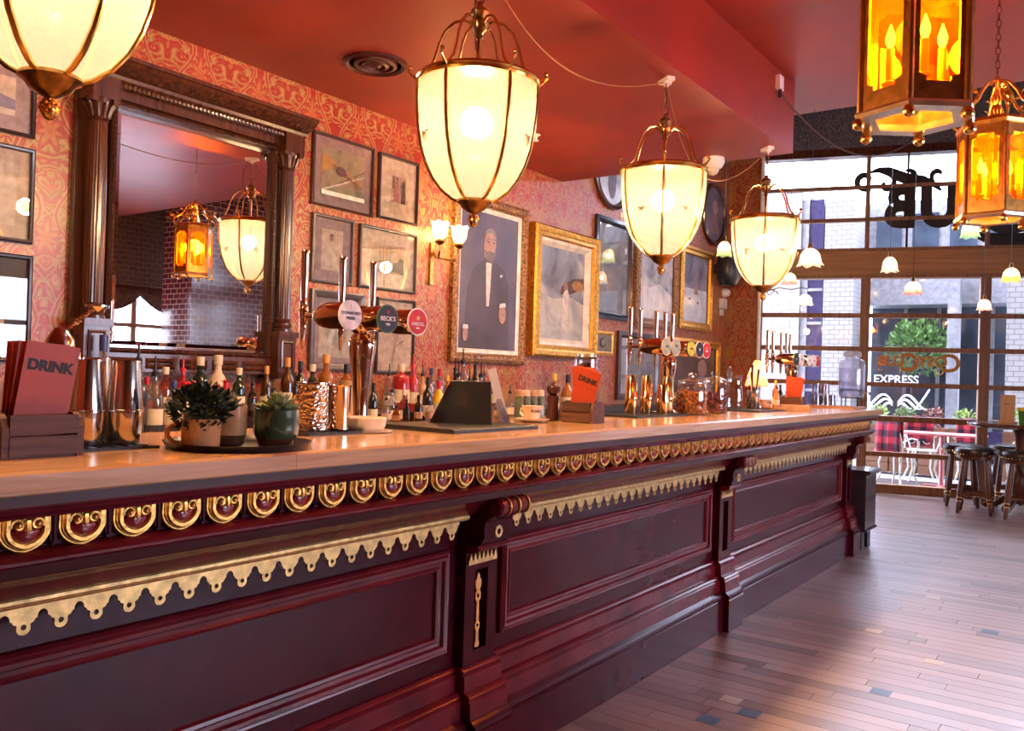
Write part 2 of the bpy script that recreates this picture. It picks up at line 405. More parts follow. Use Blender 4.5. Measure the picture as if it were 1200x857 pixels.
struct('wall_bar', MB().box(WX - .15, WX, -3, 9.523, 0, 5.2), WALLP)
struct('wall_return', MB().ext([(WX, 9.523, 0), (-3.40, 9.523, 0), (-3.96, 11.0, 0), (WX - .2, 11.0, 0)], (0, 0, 5.2)), WALLP)
struct('wall_back', MB().box(WX - .15, 4.65, -3.15, -3, 0, 3.6), WALLP)
ce = struct('ceiling', MB().box(WX, 4.5, -3, 6.58, CZU, CZU + .12).box(WX, 4.5, 6.46, 6.58, CZU + .12, 5.2), M_CEIL)
struct('bulkhead', MB().box(WX, -1.896, -3, 5.9, CZ, CZU), M_CEIL, ce)
hc = struct('ceiling_front', MB().box(WX - .15, 4.6, 6.46, 13.4, 5.2, 5.3), M_GREYWALL)
# right wall with its windows (behind the camera's right shoulder, the last one seen in the mirror)
struct('wall_right', MB().box(4.5, 4.65, -3, 13.3, 0, .80).box(4.5, 4.65, 5.95, 13.3, .80, .95).box(4.5, 4.65, -3, 3.0, .80, 2.45).box(4.5, 4.65, 5.95, 6.2, .95, 2.45).box(4.5, 4.65, 7.85, 13.3, .95, 2.45), WALLP)
struct('wall_right_upper', MB().box(4.5, 4.65, 5.95, 13.3, 2.45, 5.2).box(4.5, 4.65, -3, 5.95, 2.45, 3.6), M_BROWNBRICK)
struct('wall_pillar', MB().box(3.0, 3.7, 6.95, 8.2, 0, CZU + 1.8), M_GLAZED)
def side_window(name, y0, z0, n, w, h):
    w2 = thing(name, None, None, (4.575, y0, z0)); w2['kind'] = 'structure'
    for k in range(n + 1): MB().box(-.04, .04, -.04, .04, 0, h).build('mullion', M_WFRAME, w2, (0, k * w, 0), smooth=0)
    for z in (0.03, h * .6, h - .03): MB().box(-.035, .035, 0, n * w, -.03, .03).build('transom', M_WFRAME, w2, (0, 0, z), smooth=0)
    for k in range(n): MB().box(-.004, .004, .04, w - .04, .06, h - .06).build('pane', M_PANE, w2, (0, k * w, 0), smooth=0)
side_window('window_2', 3.0, .80, 3, 2.95 / 3, 1.65)
side_window('window_3', 6.2, .95, 2, .825, 1.5)
# swagged pelmet over that window
cu_ = thing('swag_curtain', 'gathered dark swag curtain over the side window seen in the mirror', 'curtain', (4.44, 6.2, 2.05))
M_SWAG = mat('bronze_curtain', (0.10, 0.05, 0.03), 0.6, noise=0.2)
MB().box(-.03, .03, 0, 1.62, .30, .38).build('rail', M_MAHOG, cu_)
for k in range(2):
    mb = MB(); n = 17; rows = 9; P = []
    for j in range(rows):
        for i in range(n):
            t = i / (n - 1); u = j / (rows - 1); sag = math.sin(PI * t)
            P.append((-.03 - .05 * abs(math.sin(u * 14)) - .02 * sag, k * .81 + t * .81, .32 - u * (.10 + .22 * sag)))
    mb.add(P, [(j * n + i, j * n + i + 1, (j + 1) * n + i + 1, (j + 1) * n + i) for j in range(rows - 1) for i in range(n - 1)])
    mb.build('swag', M_SWAG, cu_, smooth=60)

# ---- floor: strip boards laid across the room
def floor_mat():
    m, nt, b = nodes_of('strip_board_wood'); L = nt.links.new
    tc = N(nt, 'ShaderNodeTexCoord'); mp = N(nt, 'ShaderNodeMapping'); mp.inputs['Scale'].default_value = (3, 60, 60)
    oi = N(nt, 'ShaderNodeObjectInfo'); ge = N(nt, 'ShaderNodeNewGeometry')
    s = N(nt, 'ShaderNodeMath', operation='ADD'); L(oi.outputs['Random'], s.inputs[0]); L(ge.outputs['Random Per Island'], s.inputs[1])
    fr = N(nt, 'ShaderNodeMath', operation='FRACT'); L(s.outputs[0], fr.inputs[0])
    cb = N(nt, 'ShaderNodeCombineXYZ'); L(fr.outputs[0], cb.inputs[0]); cb.inputs[1].default_value = 0
    L(tc.outputs['Object'], mp.inputs[0])
    sc = N(nt, 'ShaderNodeVectorMath', operation='SCALE'); L(cb.outputs[0], sc.inputs[0]); sc.inputs['Scale'].default_value = 50
    av = N(nt, 'ShaderNodeVectorMath', operation='ADD'); L(mp.outputs[0], av.inputs[0]); L(sc.outputs[0], av.inputs[1])
    nz = N(nt, 'ShaderNodeTexNoise'); nz.inputs['Scale'].default_value = 1.0; nz.inputs['Detail'].default_value = 4; L(av.outputs[0], nz.inputs['Vector'])
    base = ramp(nt, [(0, (0.14, 0.07, 0.06)), (0.10, (0.23, 0.125, 0.10)), (0.35, (0.34, 0.20, 0.165)), (0.6, (0.39, 0.245, 0.205)), (0.85, (0.43, 0.28, 0.24)), (1, (0.50, 0.34, 0.29))])
    L(fr.outputs[0], base.inputs[0])
    gr = ramp(nt, [(0.3, (0.72, 0.70, 0.70)), (0.7, (1, 1, 1))]); L(nz.outputs[0], gr.inputs[0])
    mx = N(nt, 'ShaderNodeMix', data_type='RGBA', blend_type='MULTIPLY'); mx.inputs[0].default_value = 1
    L(base.outputs[0], mx.inputs[6]); L(gr.outputs[0], mx.inputs[7]); L(mx.outputs[2], b.inputs['Base Color'])
    b.inputs['Specular IOR Level'].default_value = 0.7; b.inputs['Coat Weight'].default_value = 1.0; b.inputs['Coat Roughness'].default_value = 0.30; b.inputs['Coat IOR'].default_value = 1.6
    rr = ramp(nt, [(0.2, (0.28,) * 3), (0.8, (0.44,) * 3)]); L(nz.outputs[0], rr.inputs[0]); L(rr.outputs[0], b.inputs['Roughness'])
    bp = N(nt, 'ShaderNodeBump'); bp.inputs['Strength'].default_value = 0.12; bp.inputs['Distance'].default_value = 0.003; L(nz.outputs[0], bp.inputs['Height']); L(bp.outputs[0], b.inputs['Normal'])
    return m
M_FLOOR = floor_mat()
M_SUB = mat('floor_joint_dark', (0.03, 0.016, 0.013), 0.7)
fl = struct('floor', MB().box(WX, 4.5, -3, 11.0, -.12, -.006).box(-2.9, 4.5, 11.0, 12.9, -.12, -.007), M_SUB)
PW = 0.085
planks = []; r2 = random.Random(3)
y = -3.0
while y < 13.0:
    xs = -1.74 if y < 7.2 else -3.4
    xs = max(xs, (y + PW - 11.10) / .2705 - 2.468)
    x = xs - r2.random() * .8
    while x < 4.5:
        ln = r2.uniform(.45, 1.5)
        a, b_ = max(x, xs), min(x + ln, 4.5)
        if b_ - a > .03: planks.append((a, b_, y))
        x += ln
    y += PW
def plank_vis(p):
    a, b_, y = p; xr = 0.07 - .093 * y
    return y > 2.15 and a < xr and b_ > (-1.74 if y < 7.2 else -1.74 - (y - 7.2) * .2)
vis = sorted([p for p in planks if plank_vis(p)], key=lambda p: p[2])[:298]
vset = set(vis); cache = {}
for a, b_, y in vis:
    q = round((b_ - a) * 20) / 20 + .0
    L_ = b_ - a
    me = MB().box(0, L_ - .0025, 0, PW - .0025, -.012, -r2.random() * .0006).mesh('plank', M_FLOOR, 0)
    put('plank', me, fl, (a, y, 0))
mb = MB()
for p in planks:
    if p not in vset: a, b_, y = p; mb.box(a, b_ - .0025, y, y + PW - .0025, -.012, -r2.random() * .0006)
o = mb.build('planks', M_FLOOR, fl, smooth=0); o['kind'] = 'stuff'
M_INW = mat('pale_inlay', (0.62, 0.55, 0.47), 0.3); M_INB = mat('blue_inlay', (0.10, 0.20, 0.34), 0.3)
for (x, y, c) in [(-1.40, 2.72, 0), (-1.15, 2.70, 0), (-1.32, 3.12, 1), (-1.22, 3.33, 1), (-1.33, 3.42, 0), (-.95, 3.18, 0), (-.62, 2.9, 0), (-.86, 3.95, 1), (-1.1, 4.9, 0),
                  (-.72, 2.62, 0), (-.6, 5.3, 1), (-.98, 5.9, 0), (-.75, 4.5, 0), (-1.2, 2.42, 0)]:
    yy = math.floor((y + 3) / PW) * PW - 3
    MB().box(0, .08, .003, PW - .006, -.004, .0006).build('inlay', M_INB if c else M_INW, fl, (x, yy, 0), smooth=0)

# ---- the street window (askew): local x runs along the front, y points out to the street
W1 = thing('window_1', None, None, W0, WANG); W1['kind'] = 'structure'
def wbox(name, s0, s1, z0, z1, d=.05, m=M_WFRAME, off=0.0): return MB().box(s0, s1, off - d, off + d, z0, z1).build(name, m, W1, smooth=0)
S0, S1 = -1.62, 7.2
MULL = [-1.43, -.157, 1.154, 2.465, 3.776, 5.087, 6.398]
wbox('header_beam', S0, S1, 2.655, 2.945, .07, M_WBEAM)
wbox('header_trim', S0, S1, 2.945, 2.985, .09, M_WFRAME); wbox('header_trim', S0, S1, 2.615, 2.655, .09, M_WFRAME)
wbox('base_rail', S0, S1, 0.0, .10, .07, M_WFRAME)
wbox('head_rail', S0, S1, 4.13, 4.23, .09, M_MAHOG)
for s in MULL:
    wbox('mullion', s - .055, s + .055, .08, 2.65, .06); wbox('mullion', s - .026, s + .026, 2.98, 4.14, .04)
for s in (.289, 2.9, 4.6): wbox('glazing_bar', s - .013, s + .013, 2.98, 4.14, .025, M_BLACK)
ZL = [.10, .465, .905, 1.316, 1.745, 2.158, 2.62]; ZU = [2.98, 3.345, 3.748, 4.13]
for z in ZL[1:-1]: wbox('transom', S0, S1, z - (.028 if z != .905 else .04), z + .028, .045 if z != .905 else .08)
for z in ZU[1:-1]: wbox('transom', S0, S1, z - .022, z + .022, .04)
cols = [S0] + MULL[1:] + [S1]
for i in range(len(cols) - 1):
    for zs in (ZL, ZU):
        for j in range(len(zs) - 1):
            if j == 1 and zs is ZL and 0: continue
            MB().box(cols[i] + .03, cols[i + 1] - .03, -.003, .003, zs[j] + .02, zs[j + 1] - .02).build('pane', M_PANE, W1, smooth=0)
struct('wall_front', MB().box(S0 - .6, S1 + .2, -.08, .12, 4.22, 5.25), M_GREYWALL).matrix_world = Matrix.Translation(W0) @ Matrix.Rotation(WANG, 4, 'Z')
up = struct('sky_block_upper', MB().box(S0 - 11, S1 + 4, -6.0, .12, 5.31, 9.5), M_BROWNBRICK); up.matrix_world = Matrix.Translation(W0) @ Matrix.Rotation(WANG, 4, 'Z')  # unseen upper storeys, added to cut the sky light on the street
struct('sky_block_left', MB().ext([(-14, 2, -.1), (-3.97, 2, -.1), (-3.97, 10.62, -.1), (-14, 7.9, -.1)], (0, 0, 5.4)), M_BROWNBRICK)  # unseen building mass, added to keep open sky off the left piers
struct('trim_1', MB().lathe([(.022, 0), (.022, 5.1)], (-3.385, 9.50, 0), 10), M_WHITE, smooth=40)
# shop lettering on the glass, reading from the street
LET = thing('window_lettering', 'large black ornamental capital letters painted on the upper street window', 'lettering', win(0, 0, -.012), WANG)
M_LETB = mat('black_sign_paint', (0.012, 0.012, 0.016), 0.5)
def let(body, size, s, z, m, parent, off, sx=1.0, sy=1.0):
    me = text_mesh(body, size, m, .004, off)
    return put('letter', me, parent, (s, 0, z), (PI / 2, 0, PI), (sx, sy, 1))
let('B', .62, .22, 3.47, M_LETB, LET, .036, 0.95, 1.1); let('U', .62, .64, 3.47, M_LETB, LET, .036, 0.95, 1.1)
let('L', .62, 1.0, 3.47, M_LETB, LET, .022, .9, 1.1); let('C', .80, 1.45, 3.44, M_LETB, LET, .022, 1.0, 1.2)
def spiral(c, r0, r1, a0, a1, n=22): return [(c[0] + (r0 + (r1 - r0) * i / n) * math.cos(a0 + (a1 - a0) * i / n), 0, c[1] + (r0 + (r1 - r0) * i / n) * math.sin(a0 + (a1 - a0) * i / n)) for i in range(n + 1)]
for pts, rr in (
    (spiral((-.19, 3.83), .03, .13, -.6, 5.2), [.012 + .02 * math.sin(PI * i / 22) for i in range(23)]),
    ([(-.14 + .1 * i, 0, 3.93 + .03 * math.sin(i * 1.2) - .004 * i * i) for i in range(9)], [.012, .03, .045, .055, .055, .05, .04, .03, .012]),
    (spiral((.62, 3.86), .02, .09, .2, 4.2), [.012 + .015 * math.sin(PI * i / 22) for i in range(23)]),
    (spiral((.05, 3.78), .02, .10, 2.5, 7.4), [.012 + .024 * math.sin(PI * i / 22) for i in range(23)]),
    (spiral((.30, 3.86), .02, .08, 3.5, 8.4), [.012 + .02 * math.sin(PI * i / 22) for i in range(23)]),
    ([(.95 + .09 * i, 0, 3.05 + .0048 * (i - 5) ** 2) for i in range(12)], [.012, .03, .045, .06, .07, .07, .065, .06, .05, .035, .025, .01])):
    mb = MB().tube(pts, [q * 1.4 for q in rr], 6); mb.v = [(x, y * .15, z) for x, y, z in mb.v]; mb.build('flourish', M_LETB, LET)
M_LETG = mat('gold_leaf_lettering', (0.42, 0.22, 0.05), 0.35, 0.6)
LE2 = thing('window_lettering', 'small gold lettering on the lower pane of the street window', 'lettering', win(.48, 1.55, -.012), WANG)
for body, size, s, z in [('C', .30, .33, .03), ('OSY', .17, .13, .05), ('C', .30, -.12, .03), ('LUB', .17, -.33, .05)]:
    me = text_mesh(body, size, M_LETG, .003, .006); put('letter', me, LE2, (s, 0, z), (PI / 2, 0, PI))
for c_, r0_, r1_, a0_, a1_ in (((.20, -.06), .015, .05, 1.0, 6.2), ((-.45, -.03), .01, .04, 1.5, 5.5)): MB().tube(spiral(c_, r0_, r1_, a0_, a1_), .007, 5).build('flourish', M_LETG, LE2)

# ================================================================== CEILING FIXTURES
v = thing('ceiling_vent', 'round recessed ceiling vent with concentric rings', 'vent', (-3.182, 3.139, CZ))
MB().lathe([(.165, 0), (.165, -.012), (.15, -.02), (.135, -.012), (.135, 0)], seg=36).build('outer_ring', mat('vent_red', (0.05, 0.006, 0.005), .4), v)
for r in (.115, .075, .035): MB().lathe([(r, -.001), (r - .004, -.016), (r - .022, -.026 + r * .05), (r - .026, -.001)], seg=30).build('cone_ring', MATS['vent_red'], v)
sp = thing('sprinkler_head', 'small white sprinkler head on the low red ceiling', 'sprinkler', (-3.198, 4.647, CZ))
MB().lathe([(.03, 0), (.03, -.006), (.012, -.012), (.010, -.035), (.02, -.038), (.02, -.042), (.001, -.043)], seg=14).build('body', M_WHITE, sp)
sc_ = thing('security_camera', 'white dome security camera under the bulkhead end', 'camera', (-2.42, 5.77, CZ))
MB().lathe([(.075, 0), (.078, -.03), (.065, -.06), (.05, -.075)], seg=22).build('housing', M_WHITE, sc_)
MB().ball((.0, -.01, -.085), .042, 14, 8).build('lens_ball', mat('cream_plastic', (0.7, 0.6, 0.45), .2), sc_)
al = thing('alarm_unit', 'white wall alarm sounder above a small box', 'alarm', (WX, 9.40, 2.2))
MB().lathe([(.055, 0), (.055, .03), (.03, .07), (.001, .075)], (0, .03, .12), 18, M3=Matrix.Rotation(PI / 2, 3, 'Y')).build('sounder', M_WHITE, al)
MB().box(0, .05, -.10, .02, -.07, .04).build('box', M_WHITE, al, smooth=0); MB().box(0, .03, -.08, -.02, -.15, -.08).build('switch', M_WHITE, al, smooth=0)
spk = thing('wall_speaker', 'rounded black loudspeaker on the wall near the street window', 'speaker', (WX, 9.05, 2.55))
MB().lathe([(.02, -.2), (.09, -.19), (.125, -.12), (.135, 0), (.125, .12), (.08, .17), (.02, .18)], (.2, 0, 0), 18, sy=1.1).build('body', M_BLACK, spk)
MB().box(0, .1, -.03, .03, -.05, .05).build('bracket', M_BLACK, spk, smooth=0)
ou = thing('bulkhead_outlet', 'small pale cable outlet on the side of the bulkhead', 'outlet', (-1.896, 5.542, 3.28))
MB().box(0, .03, -.04, .04, -.045, .045).build('plate', M_WHITE, ou, smooth=0); MB().lathe([(.012, 0), (.012, -.05), (.006, -.06)], (.02, 0, -.04), 8).build('gland', M_BLACK, ou)
pts = [(-1.87 + .55 * t, 5.55 + 1.6 * t, 3.21 - 1.1 * t * (1 - t) + .05 * t) for t in [i / 14 for i in range(15)]]
tag(MB().tube(pts, .006, 6).build('loose_cable', mat('dark_cable', (0.05, 0.015, 0.012), .5)), 'dark cable drooping from the bulkhead outlet', 'cable')
# ================================================================== BAR COUNTER
BAR = thing('bar_counter', 'long oxblood panelled bar counter with gilt hearts and fringes', 'bar', (0, 0, 0))
Y0, Y1 = -1.6, 7.06
def by(name, prof, y0, y1, m, parent=BAR): return MB().exy(prof, y0, y1).build(name, m, parent, smooth=30)
MB().box(-2.12, -1.752, Y0, Y1 - .02, 0, 1.08).build('carcass', M_PANEL, BAR, smooth=0)
by('fascia_strip', [(-1.80, 1.082), (-1.552, 1.082), (-1.556, 1.058), (-1.80, 1.058)], Y0, Y1 + .04, M_DARKWOOD)
by('upper_moulding', [(-1.80, 1.058), (-1.556, 1.058), (-1.558, 1.054), (-1.566, 1.050), (-1.562, 1.045), (-1.570, 1.040), (-1.566, 1.036), (-1.578, 1.033), (-1.80, 1.033)], Y0, Y1 + .02, M_RED)
by('heart_band', [(-1.80, 1.033), (-1.604, 1.033), (-1.604, .975), (-1.80, .975)], Y0, Y1, M_PANEL)
by('torus_moulding', [(-1.80, .976), (-1.604, .976), (-1.580, .970), (-1.568, .966), (-1.562, .960), (-1.562, .955), (-1.568, .950), (-1.80, .950)], Y0, Y1 + .02, M_RED)
by('fascia_strip', [(-1.80, .950), (-1.572, .950), (-1.590, .925), (-1.80, .925)], Y0, Y1 + .01, M_DARKWOOD)
by('cove_moulding', [(-1.80, .925), (-1.602, .925), (-1.610, .918), (-1.640, .908), (-1.665, .890), (-1.680, .870), (-1.690, .862), (-1.80, .862)], Y0, Y1, M_RED)
# hearts
RW, RH = .0445, .060
def ushape(k, n=18):
    """U-shaped ridge, k = 1 outermost"""
    pts = []
    for i in range(n + 1):
        t = i / n
        a = PI * (-.5 + (t - .5) * 1.0) * 1.0
        th = PI + PI * t
        x = RW * k * math.cos(th); z = -.022 + (RH - .024) * k * math.sin(th) * (1.0 + .10 * (1 - abs(math.cos(th))))
        pts.append((0, x, z))
    pts = [(0, -RW * k * .98, .0), ] + pts + [(0, RW * k * .98, .0)]
    return pts
hm = MB()
for k, r, x in ((.95, .0046, .0), (.845, .0044, .004), (.735, .0062, .008)):
    pts = [(x, p[1], p[2]) for p in ushape(k)]
    hm.tube(pts, r, 6)
plate = [(0, p[1] * 1.02, p[2] * 1.0) for p in ushape(.95)]
hm.ext([(-.012, p[1], p[2]) for p in plate], (.012, 0, 0))
for s in (-1, 1):
    c = (s * .0165, -.012); pts = []
    for i in range(17):
        t = i / 16; a = (-.3 + t * 2 * PI * 1.25); r = .0125 * (1 - t * .75)
        pts.append((.010 + .006 * t, c[0] + s * r * math.cos(a), c[1] + r * math.sin(a)))
    hm.tube(pts, [.0042 * (1 - .3 * i / 16) for i in range(17)], 6); hm.ball((.015, c[0], c[1]), .0055, 8, 5)
hm.tube([(.012, 0, -.004), (.014, 0, -.018), (.012, 0, -.028)], [.006, .0065, .003], 6)
hm.tube([(.010, -.008, -.019), (.012, 0, -.026), (.010, .008, -.019)], [.002, .004, .002], 6)
me_h = hm.mesh('heart_ornament', M_GOLD, 50)
rh = MB(); P = []
for i in range(20):
    a = 2 * PI * i / 20; P.append((.0275 * math.cos(a) * (1 if math.sin(a) > 0 else 1 - .25 * abs(math.sin(a))), -.027 + (.012 if math.sin(a) > 0 else .023) * math.sin(a)))
rings = [(1.0, .0), (.8, .006), (.45, .009)]
V = [(x + .004, y * k, -.027 + (z + .027) * k) for k, x in rings for y, z in P] + [(.0145, 0, -.027)]
F = [(j * 20 + i, j * 20 + (i + 1) % 20, (j + 1) * 20 + (i + 1) % 20, (j + 1) * 20 + i) for j in range(2) for i in range(20)] + [(40 + i, 40 + (i + 1) % 20, 60) for i in range(20)]
rh.add(V, F); me_r = rh.mesh('red_heart', mat('heart_red', (0.20, 0.008, 0.012), .15, coat=.6), 70)
dm = MB().ext([(0, -.0065, .0), (0, .0065, .0), (0, .0065, -.042), (0, 0, -.056), (0, -.0065, -.042)], (.012, 0, 0)).ext([(0.012, -.002, 0), (.012, .002, 0), (.012, .001, -.05), (.012, -.001, -.05)], (.004, 0, 0))
me_d = dm.mesh('dart', M_PANEL, 0)
HS = .10405
for i in range(-22, 60):
    y = .739 + HS * i
    h = put('heart_ornament', me_h, BAR, (-1.592, y, 1.034)); put('red_heart', me_r, h, (.0, 0, 0))
    if i < 59: put('dart', me_d, BAR, (-1.604, y + HS / 2, 1.032))
# bays and pilasters
PIL = [(-.53, -.36), (2.17, 2.34), (4.31, 4.48), (6.83, 7.0)]
BAYS = [(-1.58, -.56), (-.33, 2.135), (2.375, 4.275), (4.515, 6.80)]
def fringe_mesh(length):
    n = max(2, round(length / .072)); p = length / n; out = [(0, 0), (length, 0)]; holes = []
    for k in range(n - 1, -1, -1):
        x0 = k * p; c = x0 + p / 2
        e = x0 + p
        out += [(e, -.015), (e - .005, -.0165), (e - .009, -.0215), (e - .0105, -.030), (c + .0215, -.031), (c + .0195, -.036), (c + .0125, -.0395)]
        out += [(c + .0135 * math.cos(a), -.046 + .0135 * math.sin(a)) for a in [-.2 - (PI - .4) * j / 6 for j in range(7)]]
        out += [(c - .0125, -.0395), (c - .0195, -.036), (c - .0215, -.031), (x0 + .0105, -.030), (x0 + .009, -.0215), (x0 + .005, -.0165)]
        holes.append([(c + .0058 * math.cos(2 * PI * j / 8), -.0445 + .0058 * math.sin(2 * PI * j / 8)) for j in range(8)])
    out += [(0, -.015)]
    me = fret(out, holes, .006); me.materials.clear(); me.materials.append(M_PALEGOLD); return me
for a, b in BAYS:
    L_ = b - a
    MB().tube([(-1.688, a, .856), (-1.688, b, .856)], .0105, 10).build('gilt_rail', M_PALEGOLD, BAR)
    put('gilt_fringe', fringe_mesh(L_ - .04), BAR, (-1.706, a + .02, .847), ROT_WALL)
    MB().box(-1.752, -1.712, a, b, .845, .865).build('fringe_batten', M_PANEL, BAR, smooth=0)
    # bolection frame round the panel
    pf = [(0, -.002), (.002, .014), (.008, .020), (.014, .018), (.020, .024), (.030, .022), (.036, .012), (.046, .010), (.052, .015), (.060, .012), (.066, -.002)]
    m_ = MB().frame(a + .02, b - .02, .415, .748, pf, -1.752); m_.build('panel_frame', M_RED, BAR, smooth=25)
    MB().box(-1.756, -1.7500, a + .085, b - .085, .48, .684).build('panel', M_PANEL, BAR, smooth=0)
def base(y0, y1, d, nm=''):
    g = -1.745 + d
    by('base_moulding', [(-1.80, .362), (g, .362), (g + .010, .356), (g + .014, .350), (g + .008, .344), (g + .018, .338), (g + .018, .288), (-1.80, .288)], y0, y1, M_RED)
    by('base_moulding', [(-1.80, .288), (g + .020, .288), (g + .034, .282), (g + .042, .274), (g + .036, .266), (g + .044, .260), (g + .046, .206), (-1.80, .206)], y0, y1, M_RED)
    by('plinth_moulding', [(-1.80, .206), (g + .048, .206), (g + .056, .198), (g + .066, .190), (g + .070, .180), (g + .062, .172), (g + .070, .166), (-1.80, .166)], y0, y1, M_PANEL)
    by('plinth', [(-1.80, .166), (g + .068, .166), (g + .068, 0), (-1.80, 0)], y0, y1, M_PANEL)
for a, b in BAYS: base(a - .06, b + .06, 0)
INL = [(-.010, .0), (.010, .0), (.012, .012), (.007, .022), (.007, .055), (.013, .066), (.013, .076), (.007, .086), (.0065, .150), (.014, .160), (.014, .178), (.008, .188), (.015, .200), (.016, .222), (.010, .222), (.006, .238), (0, .246)]
inl_out = INL + [(-x, y) for x, y in INL[::-1]][1:-1]
def circ(cx, cy, r, n=10): return [(cx + r * math.cos(2 * PI * j / n), cy + r * math.sin(2 * PI * j / n)) for j in range(n)]
for i, (a, b) in enumerate(PIL):
    c = (a + b) / 2; w = (b - a) / 2
    base(a - .015, b + .015, .032)
    # shaft with a sunk slot
    X = -1.716
    mb = MB(); mb.box(-1.76, X, a, c - .035, .36, .86); mb.box(-1.76, X, c + .035, b, .36, .86); mb.box(-1.76, X, c - .035, c + .035, .36, .405); mb.box(-1.76, X, c - .035, c + .035, .668, .86)
    mb.build('pilaster', M_PANEL, BAR, smooth=0)
    me = fret(inl_out, [circ(0, .071, .006), circ(0, .169, .007)], .006); me.materials.clear(); me.materials.append(mat('copper_gilt', (0.72, 0.34, 0.10), .4, .7))
    if i < 2: put('inlay', me, BAR, (-1.724, c - .008, .410), ROT_WALL)
    # gilt teeth under the corbel
    mb = MB()
    for k in range(7):
        yy = c - .066 + k * .022; mb.ext([(X, yy - .009, .702), (X, yy + .009, .702), (X, yy, .728)], (.007, 0, 0))
    mb.box(X, X + .006, c - .077, c + .077, .690, .703); mb.build('gilt_teeth', M_PALEGOLD, BAR, smooth=0)
    by('corbel_moulding', [(-1.76, .758), (-1.672, .758), (-1.664, .750), (-1.668, .742), (-1.684, .736), (-1.692, .732), (-1.76, .732)], c - w + .002, c + w - .002, M_RED)
    prof = [(-1.76, .92), (-1.612, .92), (-1.602, .905), (-1.600, .888), (-1.608, .868), (-1.622, .858), (-1.640, .850), (-1.652, .835), (-1.655, .81), (-1.652, .79), (-1.662, .77), (-1.672, .758), (-1.76, .758)]
    by('corbel', prof, c - w + .012, c + w - .012, M_PANEL)
    mb = MB(); 
    for k in range(3): mb.lathe([(.022, -.022), (.030, -.012), (.030, .012), (.022, .022)], (-1.614, c - .052 + k * .052, .888), 16, M3=Matrix.Rotation(PI / 2, 3, 'X'))
    mb.build('corbel_roll', M_RED, BAR)
    for k in range(3): MB().lathe([(.022, -.003), (.0325, -.003), (.0325, .004), (.022, .004)], (-1.614, c - .026 + k * .052, .888), 18, M3=Matrix.Rotation(PI / 2, 3, 'X')).build('gilt_ring', M_GOLD, BAR)
    MB().lathe([(.010, 0), (.010, .006), (.020, .006), (.022, 0)], (-1.655, c, .80), 18, M3=Matrix.Rotation(PI / 2, 3, 'Y'), cap=False).build('boss_ring', M_PALEGOLD, BAR)

# ================================================================== WORKTOP
WT = thing('worktop', 'long polished oak worktop on the panelled bar', 'worktop', (0, 0, 0))
XF = [-1.54, -1.70, -1.86, -2.03, -2.20]
cuts = [[-1.6, .30, 1.31, 1.722, 3.6, 5.15, 7.2], [-1.6, -.2, 2.3, 4.4, 7.2], [-1.6, .9, 3.0, 5.8, 7.2], [-1.6, 1.6, 3.9, 7.2]]
for k in range(4):
    for a, b in zip(cuts[k], cuts[k][1:]):
        mb = MB(); x1, x0 = XF[k], XF[k + 1] + .0006
        if k == 0: mb.exy([(x0, 1.08), (x1 - .003, 1.08), (x1, 1.083), (x1, 1.116), (x1 - .006, ZT), (x0, ZT)], a + .0005, b - .0005)
        else: mb.box(x0, x1, a + .0005, b - .0005, 1.08, ZT)
        mb.build('board', M_OAK, WT, smooth=0)

# ================================================================== BACK BAR
bb = thing('back_bar', 'dark wooden back bar counter with a raised bottle shelf along the papered wall', 'counter', (0, 0, 0))
MB().box(WX + .002, -3.22, -1.6, 9.0, 0, .975).build('cabinet', M_MAHOG, bb, smooth=0)
MB().box(WX + .002, -3.18, -1.6, 9.0, .975, 1.0).build('counter_top', mat('dark_back_counter', (0.03, 0.015, 0.012), .3), bb, smooth=0)
bs_ = thing('bottle_riser', 'long dark raised shelf for bottles on the back bar', 'shelf', (WX + .002, 1.0, 1.0))
MB().box(0, .30, 0, 8.0, .012, .06).build('step', MATS['dark_back_counter'], bs_, smooth=0)
MB().box(.0, .29, .01, 7.99, 0, .012).build('plinth', M_MAHOG, bs_, smooth=0)

# small cabinet standing at the street end of the bar
cb_ = thing('end_cabinet', 'small dark grey cabinet on short legs at the end of the bar', 'cabinet', (-1.80, 7.26, 0))
M_CAB = mat('dark_grey_gloss', (0.045, 0.03, 0.035), .22, noise=.15, coat=.4)
MB().box(-.2, .17, -.17, .17, .15, .60).build('body', M_CAB, cb_, smooth=0)
MB().exy([(-.21, .60), (.19, .60), (.205, .61), (.205, .625), (.19, .635), (-.21, .635)], -.185, .185).build('lid', M_CAB, cb_, smooth=0)
MB().exy([(-.2, .15), (.18, .15), (.185, .158), (.18, .166), (-.2, .166)], -.18, .18).build('bottom_rail', M_CAB, cb_, smooth=0)
for x, y in ((.10, -.10), (.10, .10), (-.15, -.1), (-.15, .1)): MB().box(x - .04, x + .04, y - .05, y + .05, 0, .155).build('leg', M_BLACK, cb_, smooth=0)
